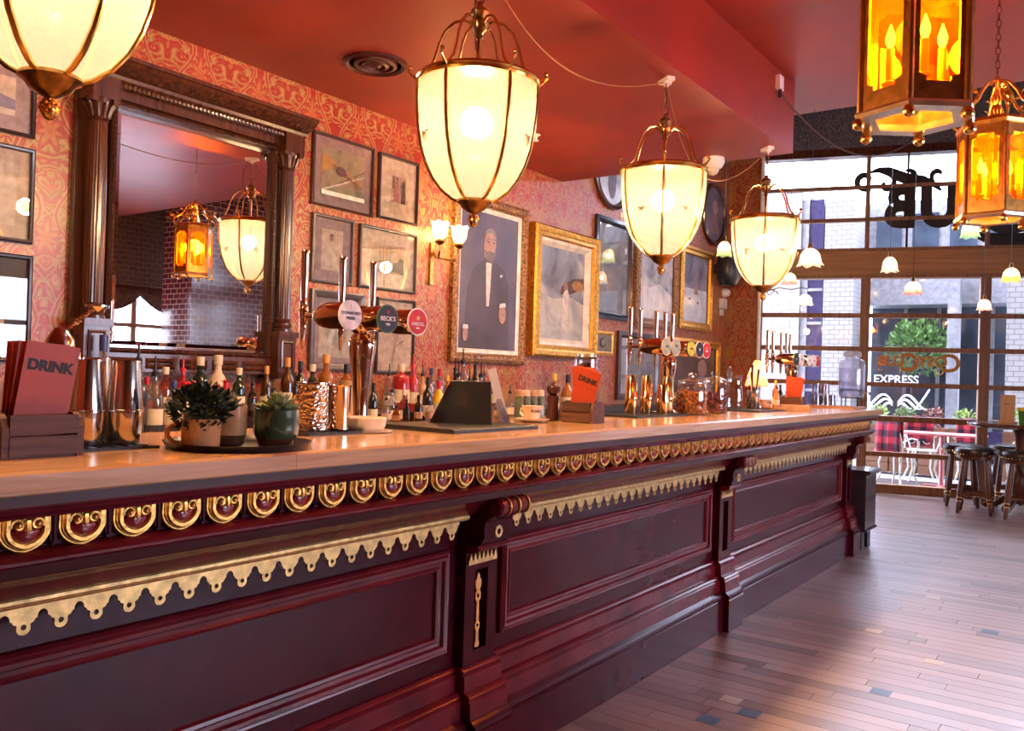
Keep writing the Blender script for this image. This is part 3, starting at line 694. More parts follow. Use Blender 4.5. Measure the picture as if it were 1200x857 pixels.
# ================================================================== OVERMANTEL MIRROR
MI = thing('overmantel_mirror', 'large carved mahogany mirror with columns and a heavy cornice on the papered wall', 'mirror', (WX, 0, 0))
MB().box(0, .035, 1.90, 3.06, 1.27, 2.56).build('back_board', M_MAHOG, MI, smooth=0)
mb = MB(); mb.frame(2.065, 2.93, 1.385, 2.465, [(0, .050), (.026, .056), (.027, .056)])
gy0, gy1, gz0, gz1 = 2.092, 2.903, 1.412, 2.438
mb.add([(.056, gy0, gz0), (.056, gy1, gz0), (.056, gy1, gz1), (.056, gy0, gz1)], [(0, 1, 2, 3)])
mb.build('mirror_glass', M_MIRROR, MI, smooth=0)
MB().frame(2.035, 2.96, 1.355, 2.495, [(0, .03), (0, .075), (.010, .085), (.018, .078), (.024, .084), (.030, .06), (.034, .045)]).build('inner_moulding', M_MAHOG, MI, smooth=20)
mb = MB()
for k in range(46):
    mb.ball((.083, 2.05, 1.37 + k * .0245), .006, 6, 4); mb.ball((.083, 2.945, 1.37 + k * .0245), .006, 6, 4)
mb.build('bead_edge', M_MAHOG, MI)
for yc in (1.965, 3.005):
    mb = MB(); seg = 40; prof = [(.040, 1.57), (.041, 1.9), (.038, 2.2), (.035, 2.37)]; P = []
    for r, z in prof:
        for k in range(seg): a = 2 * PI * k / seg; q = r * (1 - .07 * (k % 2)); P.append((.10 + q * math.cos(a), yc + q * math.sin(a), z))
    mb.add(P, [(i * seg + k, i * seg + (k + 1) % seg, (i + 1) * seg + (k + 1) % seg, (i + 1) * seg + k) for i in range(3) for k in range(seg)])
    mb.build('fluted_column', M_MAHOG, MI, smooth=25)
    MB().lathe([(.052, 1.50), (.052, 1.515), (.046, 1.52), (.050, 1.53), (.050, 1.545), (.042, 1.552), (.044, 1.56), (.040, 1.57)], (.10, yc, 0), 22).build('column_base', M_MAHOG, MI)
    mb = MB().lathe([(.036, 2.365), (.042, 2.372), (.037, 2.38), (.040, 2.41), (.050, 2.45), (.055, 2.462)], (.10, yc, 0), 20)
    for k in range(10):
        a = 2 * PI * k / 10; mb.tube([(.10 + r * math.cos(a), yc + r * math.sin(a), z) for r, z in ((.038, 2.385), (.045, 2.41), (.054, 2.435), (.062, 2.44), (.060, 2.43))], [.009, .010, .009, .007, .004], 6)
    for s in (-1, 1): mb.lathe([(.016, -.012), (.016, .012)], (.145, yc + s * .048, 2.455), 12, M3=Matrix.Rotation(PI / 2, 3, 'Y'))
    mb.build('capital', M_MAHOG, MI)
    MB().box(.0, .16, yc - .062, yc + .062, 2.462, 2.56).build('entablature_block', M_MAHOG, MI, smooth=0)
    mb = MB().box(0, .145, yc - .058, yc + .058, 1.27, 1.47).box(0, .16, yc - .066, yc + .066, 1.47, 1.50).box(0, .155, yc - .063, yc + .063, 1.25, 1.285); mb.build('pedestal', M_MAHOG, MI, smooth=0)
    MB().frame(yc - .04, yc + .04, 1.305, 1.45, [(0, 0), (0, .006), (.008, .008), (.014, 0)], .145).build('pedestal_panel', M_MAHOG, MI, smooth=0)
MB().box(0, .10, 1.92, 3.04, 2.495, 2.555).build('frieze', M_MAHOG, MI, smooth=0)
MB().exy([(0, 2.555), (.13, 2.555), (.145, 2.565), (.15, 2.58), (.17, 2.585), (.20, 2.60), (.225, 2.612), (.235, 2.625), (.245, 2.628), (.245, 2.645), (0, 2.645)], 1.84, 3.09).build('cornice', M_MAHOG, MI, smooth=25)
mb = MB()
for k in range(52): mb.lathe([(.002, -.013), (.012, -.008), (.013, .0), (.012, .008), (.002, .013)], (.135, 1.90 + k * .0225, 2.545), 8, M3=Matrix.Rotation(.8, 3, 'X'))
mb.build('rope_moulding', M_MAHOG, MI)
MB().box(0, .09, 2.02, 2.95, 1.27, 1.355).build('lower_rail', M_MAHOG, MI, smooth=0)
for k in range(5): MB().frame(2.05 + k * .178, 2.20 + k * .178, 1.285, 1.335, [(0, 0), (.004, .008), (.012, .012), (.02, .006), (.024, 0)], .09).build('rail_panel', M_MAHOG, MI, smooth=0)

# ================================================================== PICTURES
def flat(col, rough=.5): return mat('print_%02x%02x%02x_%d' % (*[int(c * 255) for c in col], int(rough * 10)), col, rough, noise=.12, scale=25)
def oil(name, a, b, scale=4.0, rough=.25, c=None):
    if name in MATS: return MATS[name]
    m, nt, bs = nodes_of(name)
    tc = N(nt, 'ShaderNodeTexCoord'); nz = N(nt, 'ShaderNodeTexNoise'); nz.inputs['Scale'].default_value = scale; nz.inputs['Detail'].default_value = 5; nz.inputs['Distortion'].default_value = .8
    nt.links.new(tc.outputs['Object'], nz.inputs['Vector'])
    r = ramp(nt, [(.3, a), (.5, c or tuple((p + q) / 2 for p, q in zip(a, b))), (.7, b)]); nt.links.new(nz.outputs[0], r.inputs[0]); nt.links.new(r.outputs[0], bs.inputs['Base Color'])
    bs.inputs['Roughness'].default_value = rough
    n2 = N(nt, 'ShaderNodeTexNoise'); n2.inputs['Scale'].default_value = 90; nt.links.new(tc.outputs['Object'], n2.inputs['Vector'])
    bp = N(nt, 'ShaderNodeBump'); bp.inputs['Strength'].default_value = .25; bp.inputs['Distance'].default_value = .004; nt.links.new(n2.outputs[0], bp.inputs['Height']); nt.links.new(bp.outputs[0], bs.inputs['Normal'])
    return m
def art_mesh(w, h, base, polys, dx=.0008):
    """flat print: base sheet and painted shapes on it, all in the YZ plane"""
    mb = MB(); mats = [base]; mb.add([(0, -w / 2, -h / 2), (0, w / 2, -h / 2), (0, w / 2, h / 2), (0, -w / 2, h / 2)], [(0, 1, 2, 3)], 0)
    for i, (m_, pts) in enumerate(polys):
        if m_ not in mats: mats.append(m_)
        mb.add([(dx * (i + 1), (u - .5) * w, (v - .5) * h) for u, v in pts], [tuple(range(len(pts)))], mats.index(m_))
    return mb.mesh('print', mats, 0)
def ell(cu, cv, ru, rv, n=16, a0=0, a1=2 * PI): return [(cu + ru * math.cos(a0 + (a1 - a0) * i / n), cv + rv * math.sin(a0 + (a1 - a0) * i / n)) for i in range(n)]
BLACKF = mat('black_frame', (0.03, 0.018, 0.02), .3, coat=.3); BROWNF = mat('dark_brown_frame', (0.055, 0.02, 0.016), .3, coat=.4)
GILTF = mat('gold_leaf_frame', (0.62, 0.30, 0.045), .38, .75, .2, 40, bump=.2, bscale=90); CARVEF = mat('carved_bronze_frame', (0.28, 0.14, 0.06), .45, .5, .45, 60, bump=.9, bscale=70)
SILVERLINE = mat('pale_slip', (0.72, 0.66, 0.58), .35)
THIN = [(0, 0), (0, .022), (.006, .026), (.014, .024), (.018, .012)]
def picture(label, y0, y1, z0, z1, fm, base, polys, mount=None, mw=0.0, prof=THIN, img=None, glass=True, slip=None, tilt=0.0, name='framed_picture'):
    w, h = y1 - y0, z1 - z0; d = prof[-1][0]
    p = thing(name, label, 'picture', (WX, (y0 + y1) / 2, (z0 + z1) / 2))
    MB().frame(-w / 2, w / 2, -h / 2, h / 2, prof).build('frame', fm, p, smooth=20)
    iw, ih = w - 2 * d, h - 2 * d; x = .010
    if slip:
        sw_, sm = slip; MB().frame(-iw / 2, iw / 2, -ih / 2, ih / 2, [(0, prof[-1][1] - .004), (sw_ * .4, prof[-1][1] - .006), (sw_, .010)]).build('slip', sm, p, smooth=0); iw -= 2 * sw_; ih -= 2 * sw_
    if mount:
        MB().box(.002, .006, -iw / 2, iw / 2, -ih / 2, ih / 2).build('mount', mount, p, smooth=0)
    if img: u0, u1, v0, v1 = img
    else: u0 = u1 = v0 = v1 = mw
    aw, ah = iw - u0 - u1, ih - v0 - v1
    put('print', art_mesh(aw, ah, base, polys), p, (.0085, (u0 - u1) / 2, (v0 - v1) / 2))
    if glass: MB().box(.0155, .0165, -iw / 2, iw / 2, -ih / 2, ih / 2).build('glazing', M_PICGLASS, p, smooth=0)
    return p
LILAC = flat((.36, .26, .27)); CREAMP = flat((.62, .50, .40)); PALE = flat((.70, .60, .50)); INKG = flat((.10, .08, .08)); TAN = flat((.50, .36, .22)); OCH = flat((.52, .30, .09)); SEPIA = flat((.30, .20, .13)); WHT = flat((.78, .72, .64))
# biplane
picture('framed print of an orange biplane over fields', 3.25, 3.735, 2.245, 2.668, BROWNF, oil('aerial_fields', (.20, .19, .13), (.48, .40, .26), 9, .5, (.36, .33, .22)), [
    (OCH, [(0, .45), (.30, .62), (.25, .8), (0, .85)]), (flat((.40, .34, .26)), [(.1, .12), (.2, .12), (1, .62), (1, .72)]), (INKG, [(.13, .14), (.16, .14), (1, .66), (1, .68)]), (WHT, [(.0, .1), (.02, .06), (1, .55), (1, .58)]),
    (OCH, [(.12, .82), (.16, .76), (.92, .36), (.94, .40)]), (flat((.34, .17, .06)), [(.22, .68), (.24, .64), (.92, .27), (.93, .31)]), (INKG, ell(.43, .55, .12, .10)), (flat((.16, .11, .13)), [(.34, .55), (.52, .45), (.58, .52), (.45, .66)]), (WHT, [(0, 0), (1, 0), (1, .09), (0, .09)])], LILAC, .055)
picture('narrow framed print of a lady in pink and a soldier', 3.78, 4.143, 2.255, 2.662, BLACKF, flat((.58, .46, .36)), [
    (flat((.28, .22, .18)), [(.02, .5), (.2, .5), (.2, .98), (.02, .98)]), (flat((.50, .22, .17)), [(.1, .04), (.5, .04), (.46, .6), (.4, .8), (.24, .8), (.2, .55)]), (flat((.60, .40, .30)), ell(.33, .86, .07, .06)), (flat((.22, .10, .08)), ell(.34, .9, .08, .05)),
    (INKG, [(.58, .02), (.9, .02), (.88, .5), (.9, .7), (.84, .88), (.78, .88), (.66, .7), (.62, .72), (.6, .62), (.66, .5)]), (flat((.55, .36, .26)), ell(.8, .9, .04, .035))], PALE, img=(.105, .085, .10, .10))
picture('small grey framed portrait sketch with reflections beside the mirror', 3.265, 3.585, 1.805, 2.20, mat('grey_frame', (.08, .06, .065), .35), CREAMP, [
    (SEPIA, ell(.45, .80, .10, .08)), (flat((.60, .52, .44)), [(.2, .1), (.75, .1), (.66, .55), (.52, .70), (.38, .70), (.26, .55)]), (INKG, ell(.45, .86, .09, .035))], LILAC, .06)
picture('wide black framed engraving of a tall ship in harbour', 3.635, 4.145, 1.81, 2.195, BLACKF, flat((.56, .47, .36)), [
    (flat((.38, .30, .22)), [(0, .02), (1, .02), (1, .28), (0, .34)]), (INKG, [(.62, .1), (.98, .02), (.98, .55), (.86, .6), (.8, .45), (.66, .4)]), (SEPIA, [(.18, .42), (.6, .40), (.56, .32), (.24, .33)])] +
    [(INKG, [(u, .40), (u + .012, .40), (u + .012, .92), (u, .92)]) for u in (.24, .34, .44, .54)] + [(SEPIA, [(u - .05, v), (u + .06, v), (u + .06, v + .02), (u - .05, v + .02)]) for u in (.24, .34, .44, .54) for v in (.55, .68, .8)], PALE, img=(.09, .09, .09, .08))
picture('grey and gilt framed pale picture behind the nearer beer taps', 3.27, 3.69, 1.30, 1.765, mat('grey_wide_frame', (.10, .075, .085), .3), flat((.55, .50, .44)), [
    (flat((.34, .36, .30)), ell(.5, .55, .34, .34)), (flat((.66, .64, .60)), [(.2, .2), (.34, .2), (.6, .9), (.46, .9)]), (SEPIA, [(.62, .1), (.66, .1), (.74, .8), (.7, .8)])], LILAC, .03, prof=[(0, 0), (0, .028), (.01, .03), (.03, .024), (.04, .016), (.045, .012)])
picture('thin black framed pale branch drawing behind the nearer beer taps', 3.80, 4.15, 1.29, 1.765, BLACKF, flat((.64, .54, .46)), [
    (SEPIA, [(.40, .05), (.43, .05), (.62, .55), (.6, .56)]), (SEPIA, [(.55, .42), (.2, .75), (.19, .73), (.54, .40)]), (INKG, [(.58, .5), (.9, .85), (.89, .87), (.57, .52)]), (SEPIA, [(.48, .3), (.85, .42), (.84, .44), (.48, .32)])], PALE, .04)
# big portrait
PORT = [(0, 0), (0, .035), (.012, .045), (.03, .05), (.05, .044), (.062, .03), (.072, .026)]
DK = oil('portrait_ground', (.05, .038, .07), (.14, .095, .13), 2.2, .3, (.085, .06, .095)); COAT = oil('painted_coat', (.035, .02, .026), (.08, .045, .05), 3, .3); SKIN = flat((.36, .20, .14), .3)
picture('large bronze framed painted portrait of a bearded man in evening dress', 4.505, 5.39, 1.38, 2.57, CARVEF, DK, [
    (COAT, [(.10, .0), (.88, .0), (.86, .3), (.84, .5), (.76, .6), (.60, .66), (.42, .66), (.24, .6), (.14, .48), (.10, .3)]),
    (flat((.62, .52, .48), .3), [(.43, .64), (.53, .64), (.52, .5), (.50, .32), (.455, .32), (.44, .5)]), (SKIN, [(.40, .68), (.46, .65), (.52, .65), (.58, .70), (.60, .78), (.585, .85), (.52, .885), (.45, .88), (.40, .84), (.385, .76)]),
    (flat((.15, .10, .09), .3), [(.40, .73), (.44, .72), (.5, .73), (.57, .72), (.595, .76), (.56, .665), (.5, .635), (.43, .66)]), (flat((.20, .15, .14), .3), [(.385, .80), (.40, .86), (.46, .895), (.53, .895), (.59, .86), (.60, .80), (.575, .845), (.5, .865), (.43, .85)]),
    (INKG, [(.42, .655), (.56, .655), (.57, .635), (.5, .645), (.41, .635)]), (SKIN, ell(.74, .27, .065, .07)), (flat((.60, .52, .50), .3), [(.68, .32), (.8, .33), (.79, .36), (.69, .35)]), (SKIN, ell(.10, .10, .045, .05)), (flat((.60, .52, .50), .3), [(.05, .14), (.15, .14), (.14, .17), (.06, .17)]), (flat((.14, .08, .07), .3), ell(.445, .79, .018, .008)), (flat((.14, .08, .07), .3), ell(.54, .79, .018, .008)), (flat((.19, .10, .08), .3), [(.415, .808), (.47, .812), (.47, .82), (.42, .82)]), (flat((.19, .10, .08), .3), [(.515, .812), (.57, .808), (.565, .82), (.515, .82)]), (flat((.43, .25, .17), .3), [(.482, .80), (.502, .80), (.515, .75), (.475, .75)]), (flat((.5, .42, .42), .3), [(.66, .545), (.71, .55), (.70, .57), (.67, .565)])],
    prof=PORT, slip=(.03, SILVERLINE), glass=False, name='framed_portrait')
GP = [(0, 0), (0, .07), (.015, .085), (.04, .08), (.06, .07), (.085, .074), (.095, .05)]
picture('heavy gold framed landscape painting with a glossy surface', 5.44, 6.43, 1.455, 2.495, GILTF, oil('stormy_sky', (.05, .06, .11), (.46, .48, .54), 3.0, .16, (.2, .21, .27)), [
    (oil('painted_field', (.25, .26, .26), (.52, .50, .46), 5, .16), [(0, 0), (1, 0), (1, .42), (.7, .48), (.3, .44), (0, .5)]), (flat((.08, .05, .05), .2), [(.45, .5), (.7, .52), (1, .60), (1, .72), (.75, .70), (.5, .60)]), (flat((.33, .16, .05), .2), ell(.85, .62, .13, .06)), (flat((.55, .48, .44), .2), [(.5, .1), (.62, .1), (.66, .5), (.6, .6), (.52, .5)]), (flat((.3, .15, .12), .2), ell(.57, .60, .05, .05))], prof=GP, slip=(.055, SILVERLINE), glass=False, name='framed_painting')
NAVYF = mat('blue_black_frame', (.018, .018, .035), .25, coat=.4)
picture('blue-black framed pale picture between the gold frame and the brown frames', 6.445, 7.12, 1.825, 2.73, NAVYF, oil('pale_blue_print', (.26, .30, .40), (.46, .50, .58), 5, .2), [(flat((.55, .42, .32), .3), [(.30, .22), (.36, .2), (.42, .42), (.36, .44)])], prof=[(0, 0), (0, .03), (.03, .035), (.04, .02), (.05, .028), (.06, .014)], glass=True)
GB = [(0, 0), (0, .04), (.03, .05), (.05, .04), (.08, .045), (.09, .02)]
picture('brown and gilt framed painting of pale crags', 7.19, 8.13, 1.80, 2.69, CARVEF, oil('crag_painting', (.10, .12, .20), (.66, .68, .74), 4.0, .14, (.42, .44, .5)), [(oil('snow_slope', (.5, .5, .54), (.8, .8, .82), 6, .14), [(0, 0), (1, 0), (1, .35), (.6, .5), (.3, .42), (0, .58)])], prof=GB, glass=False, name='framed_painting')
picture('gilt framed painting with a pink figure on snow', 8.17, 9.02, 1.835, 2.72, GILTF, oil('snow_scene', (.50, .52, .58), (.78, .79, .82), 5.0, .14), [(oil('dusk_sky', (.12, .11, .18), (.45, .46, .56), 3, .14), [(0, .5), (1, .5), (1, 1), (0, 1)]), (flat((.45, .24, .22), .2), [(.46, .42), (.64, .42), (.58, .55), (.57, .75), (.51, .75), (.5, .55)]), (flat((.18, .18, .24), .2), ell(.3, .34, .05, .02)), (flat((.18, .18, .24), .2), ell(.62, .30, .05, .025))], prof=GB, glass=False, name='framed_painting')
picture('small gold framed sketch under the heavy gold frame', 6.47, 6.82, 1.50, 1.715, GILTF, flat((.40, .38, .36)), [(INKG, ell(.45, .5, .2, .3)), (flat((.5, .46, .4)), ell(.5, .55, .12, .2))], prof=[(0, 0), (0, .02), (.02, .025), (.035, .015)])
picture('dark framed bluish picture behind the middle beer taps', 6.90, 7.75, 1.10, 1.735, BROWNF, oil('pale_blue_b', (.36, .40, .50), (.60, .62, .68), 4, .25), [], prof=[(0, 0), (0, .03), (.04, .035), (.06, .015)])
picture('gilt framed brownish portrait low beside the corner', 7.85, 9.30, 1.08, 1.735, GILTF, oil('brown_portrait_ground', (.07, .035, .03), (.16, .08, .06), 3, .3), [(flat((.36, .17, .12)), ell(.72, .55, .10, .20)), (flat((.30, .22, .2)), [(.55, 0), (.95, 0), (.85, .35), (.62, .35)])], prof=GB, glass=False)
def ovalpic(label, y, z, ry, rz, base, polys):
    p = thing('oval_picture', label, 'picture', (WX, y, z))
    MB().oval(ry, rz, [(0, 0), (0, .03), (.012, .04), (.035, .03), (.045, .034), (.055, .012)], seg=40).build('frame', BROWNF, p, smooth=30)
    mb = MB(); mats = [base] + [q for q, _ in polys]
    mb.add([(.01, (ry - .05) * math.cos(2 * PI * i / 32), (rz - .05) * math.sin(2 * PI * i / 32)) for i in range(32)], [tuple(range(32))], 0)
    for i, (q, pts) in enumerate(polys): mb.add([(.011 + .001 * i, (u - .5) * 2 * ry, (v - .5) * 2 * rz) for u, v in pts], [tuple(range(len(pts)))], i + 1)
    mb.build('print', mats, p, smooth=0)
ovalpic('oval dark framed picture high on the wall under the bulkhead', 6.72, 3.13, .33, .32, oil('oval_grey', (.16, .18, .26), (.5, .54, .62), 4, .2), [(flat((.14, .12, .16)), ell(.5, .4, .12, .25))])
ovalpic('oval dark framed portrait high on the wall near the corner', 9.05, 3.16, .33, .35, oil('oval_dark', (.07, .06, .09), (.22, .18, .22), 3, .2), [(flat((.30, .17, .15)), ell(.55, .62, .12, .12)), (flat((.18, .09, .09)), [(.35, .2), (.75, .2), (.66, .5), (.45, .5)])])
# left of the mirror
picture('lilac mounted seascape print topmost left of the mirror', 1.30, 1.735, 2.245, 2.56, BLACKF, flat((.60, .50, .42)), [(flat((.22, .19, .30)), [(0, .2), (1, .16), (1, .42), (.8, .5), (.5, .66), (.2, .5), (0, .5)])], LILAC, .06)
picture('pale glazed print in a black frame left of the mirror', 1.30, 1.74, 1.80, 2.20, BLACKF, flat((.50, .42, .36)), [(flat((.40, .33, .28)), [(.2, .1), (.5, .1), (.5, .9), (.2, .9)])], flat((.44, .34, .27)), .05)
picture('dark mounted print with a gold line in a black frame left of the mirror', 1.30, 1.745, 1.30, 1.75, BLACKF, flat((.56, .46, .34)), [(flat((.16, .12, .12)), [(.12, .1), (.75, .1), (.75, .9), (.12, .9)])], flat((.03, .025, .03)), .085)

# ================================================================== LAMPS
M_SHADEW = frosted('milk_flower_glass', (1.0, .90, .78), .25, .2, .5)
def tulip(mb, r, h, seg=24, m=0, ruffle=.12, c=(0, 0, 0)):
    prof = [(.28, 0), (.55, -.12), (.78, -.35), (.84, -.6), (.86, -.8), (1.0, -1.0)]; P = []
    for j, (q, z) in enumerate(prof):
        for k in range(seg):
            a = 2 * PI * k / seg; w = ruffle * (j / 5) ** 2
            P.append((c[0] + r * q * (1 + w * math.cos(6 * a)) * math.cos(a), c[1] + r * q * (1 + w * math.cos(6 * a)) * math.sin(a), c[2] + h * (z - w * .35 * math.cos(6 * a))))
    mb.add(P, [(j * seg + k, j * seg + (k + 1) % seg, (j + 1) * seg + (k + 1) % seg, (j + 1) * seg + k) for j in range(5) for k in range(seg)], m)
    return mb
# two-arm wall sconce
so = thing('wall_sconce', 'brass two-arm wall sconce with lit glass flower shades beside the portrait', 'sconce', (WX, 4.30, 2.05))
MB().box(0, .018, -.016, .016, -.14, .12).box(0, .025, -.022, .022, -.16, -.13).build('back_plate', M_DBRASS, so)
for i, (y, z) in enumerate(((-.06, .17), (.14, .165))):
    x = .13
    ar = MB().tube([(.015, 0, .06), (.06, y * .2, .02), (.10, y * .6, .01), (x, y * .95, .05), (x, y, .10)], .008, 8).build('arm', M_DBRASS, so)
    MB().lathe([(.008, .09), (.03, .105), (.034, .115), (.02, .12), (.02, .135)], (x, y, 0), 14).build('cup', M_DBRASS, ar)
    g = MB(); tulip(g, .06, -.115, 20, 0, .14, (x, y, .125)); g.build('glass_shade', M_SHADEW, so, smooth=70)
    b = MB().ball((x, y, .19), .013, 10, 6, sz=1.3); b.build('bulb', M_BULB, so)
    lamp_light('sconce_light', so, (x, y, .19), 7.0, r=.022)

# big frosted bowl pendants over the bar
BOWL = [(.222, 0), (.2235, -.05), (.221, -.10), (.214, -.17), (.202, -.24), (.184, -.30), (.158, -.355), (.124, -.40), (.084, -.432), (.045, -.448)]
def pendant_parts():
    d = {}
    seg = 6; P = []; n = 7
    for r, z in BOWL:
        for i in range(n):
            a = PI / 3 * (i / (n - 1)) - PI / 6; P.append((r * math.cos(a), r * math.sin(a), z))
    d['pane'] = MB().add(P, [(j * n + i, j * n + i + 1, (j + 1) * n + i + 1, (j + 1) * n + i) for j in range(len(BOWL) - 1) for i in range(n - 1)]).mesh('glass_pane', M_FROST, 70)
    mb = MB()
    for k in range(9):
        a = PI + PI * k / 8; l = .030 + .012 * (1 - abs(k - 4) / 4)
        y, z = math.cos(a), math.sin(a); rr = .2115
        mb.tube([(rr + .006, y * .006, -.215 + z * .006), (rr + .002 + .0, y * l, -.215 + z * l)], [.0024, .0008], 4)
    d['star'] = mb.mesh('etched_star', mat('etched_line', (.36, .22, .10), .6), 0)
    a = PI / 6
    d['rib'] = MB().tube([((r + .002) * math.cos(a), (r + .002) * math.sin(a), z) for r, z in BOWL], .0075, 6).mesh('rib', M_BRASS)
    d['rim'] = MB().lathe([(.216, -.014), (.230, -.014), (.233, -.006), (.229, 0), (.233, .006), (.230, .014), (.224, .017), (.216, .012)], seg=48).mesh('rim', M_BRASS)
    a = PI / 6
    ogee = [(.222, .010), (.205, .022), (.180, .050), (.163, .095), (.150, .145), (.128, .195), (.095, .228), (.055, .240), (.030, .225), (.034, .208)]
    d['arm'] = MB().tube([(r * math.cos(a), r * math.sin(a), z) for r, z in ogee], [.006, .006, .0055, .005, .005, .005, .0055, .006, .006, .004], 7).mesh('arm', M_BRASS)
    cur = [(.225, .0), (.236, .010), (.250, .020), (.262, .034), (.262, .046), (.254, .050)]
    d['scroll'] = MB().tube([(r * math.cos(a), r * math.sin(a), z) for r, z in cur], [.008, .007, .005, .0045, .004, .003], 6).ball((.256 * math.cos(a), .256 * math.sin(a), .048), .009, 8, 5).mesh('rim_scroll', M_BRASS)
    d['hub'] = MB().lathe([(.006, .16), (.016, .175), (.012, .19), (.028, .205), (.034, .22), (.036, .235), (.024, .245), (.030, .255), (.036, .268), (.030, .282), (.016, .292), (.010, .30), (.008, .312)], seg=18).mesh('hub', M_DBRASS)
    d['stem'] = MB().lathe([(.010, .20), (.010, -.02), (.018, -.03), (.018, -.09)], seg=12).mesh('stem', M_BRASS)
    d['cup'] = MB().lathe([(.066, -.440), (.068, -.448), (.055, -.455), (.045, -.470), (.022, -.485), (.010, -.49)], seg=22).mesh('bottom_cup', M_DBRASS)
    mb = MB().ball((0, 0, -.514), .020, 12, 8, sz=1.35)
    for k in range(5):
        for q in range(8): aa = 2 * PI * (q + .5 * (k % 2)) / 8; zz = -.530 + k * .0085; rr = .019 * math.sin(PI * (k + 1.2) / 6.6); mb.ball((rr * math.cos(aa), rr * math.sin(aa), zz), .0048, 5, 3)
    d['finial'] = mb.mesh('pine_finial', M_BRASS)
    d['bulb'] = MB().ball((0, 0, -.15), .034, 14, 8, sz=1.15).mesh('bulb', M_BULB)
    mb = MB()
    for k in range(3):
        ax = k % 2; z0 = .325 + k * .05; pts = []
        for i in range(14): t = 2 * PI * i / 14; q = .014 * math.cos(t); pts.append(((q, 0) if ax else (0, q)) + (z0 + .031 * math.sin(t),))
        mb.tube(pts, .0032, 5, closed=True)
    d['chain'] = mb.mesh('hook_links', M_DBRASS)
    d['plate'] = MB().box(-.05, .05, -.022, .022, .478, .498).lathe([(.028, .470), (.028, .480)], seg=14).lathe([(.012, .455), (.012, .471)], seg=8).mesh('ceiling_plate', M_WHITE)
    return d
PP = pendant_parts()
def pendant(y, rz, label):
    t = thing('pendant_lamp', label, 'lamp', (-2.0, y, 2.402), rz, 'frosted bowl pendants over the bar')
    for k in range(6):
        R_ = (0, 0, k * PI / 3); pn = put('glass_pane', PP['pane'], t, rot=R_); put('etched_star', PP['star'], pn)
        put('rib', PP['rib'], t, rot=R_); put('arm', PP['arm'], t, rot=R_); put('rim_scroll', PP['scroll'], t, rot=R_)
    for nm, q in (('rim', 'rim'), ('hub', 'hub'), ('stem', 'stem'), ('bottom_cup', 'cup'), ('finial', 'finial'), ('bulb', 'bulb'), ('hook_links', 'chain'), ('ceiling_plate', 'plate')): put(nm, PP[q], t)
    lamp_light('pendant_light', t, (0, 0, -.15), PEND_W, (1.0, .64, .33), .05)
    cb = MB().tube([(0, 0, .48), (.05, -.03, .40), (.06, -.02, .30), (.03, -.02, .22), (.015, -.01, .12)], .003, 5).build('flex', mat('black_flex', (.02, .012, .01), .5), t)
    return t
PEND_W = 180
AIM = [math.atan2(-y, 2.0) for y in (.95, 2.51, 4.11, 5.68)]
pendant(.95, AIM[0], 'frosted glass bowl pendant left of the carved mirror')
pendant(2.51, AIM[1], 'frosted glass bowl pendant hanging before the portrait and the sconce')
pendant(4.11, AIM[2] + PI / 6, 'frosted glass bowl pendant hanging in front of the oval pictures')
pendant(5.68, AIM[3] + PI / 6, 'frosted glass bowl pendant next to the street window at the bulkhead end')
M_CORD = mat('brown_cord', (.30, .13, .04), .6)
for a, b, sag, lab in ((2.51, 4.11, .17, 'brown cord sagging between the portrait pendant and the next one'), (4.11, 5.68, .34, 'brown cord sagging to the pendant at the bulkhead end'), (.95, 2.51, .2, 'brown cord sagging to the pendant left of the mirror')):
    pts = [(-2.0 - .10 * math.sin(PI * t), a + (b - a) * t, 2.885 - 4 * sag * t * (1 - t)) for t in [i / 20 for i in range(21)]]
    tag(MB().tube(pts, .0035, 6).build('lamp_cord', M_CORD), lab, 'cord')

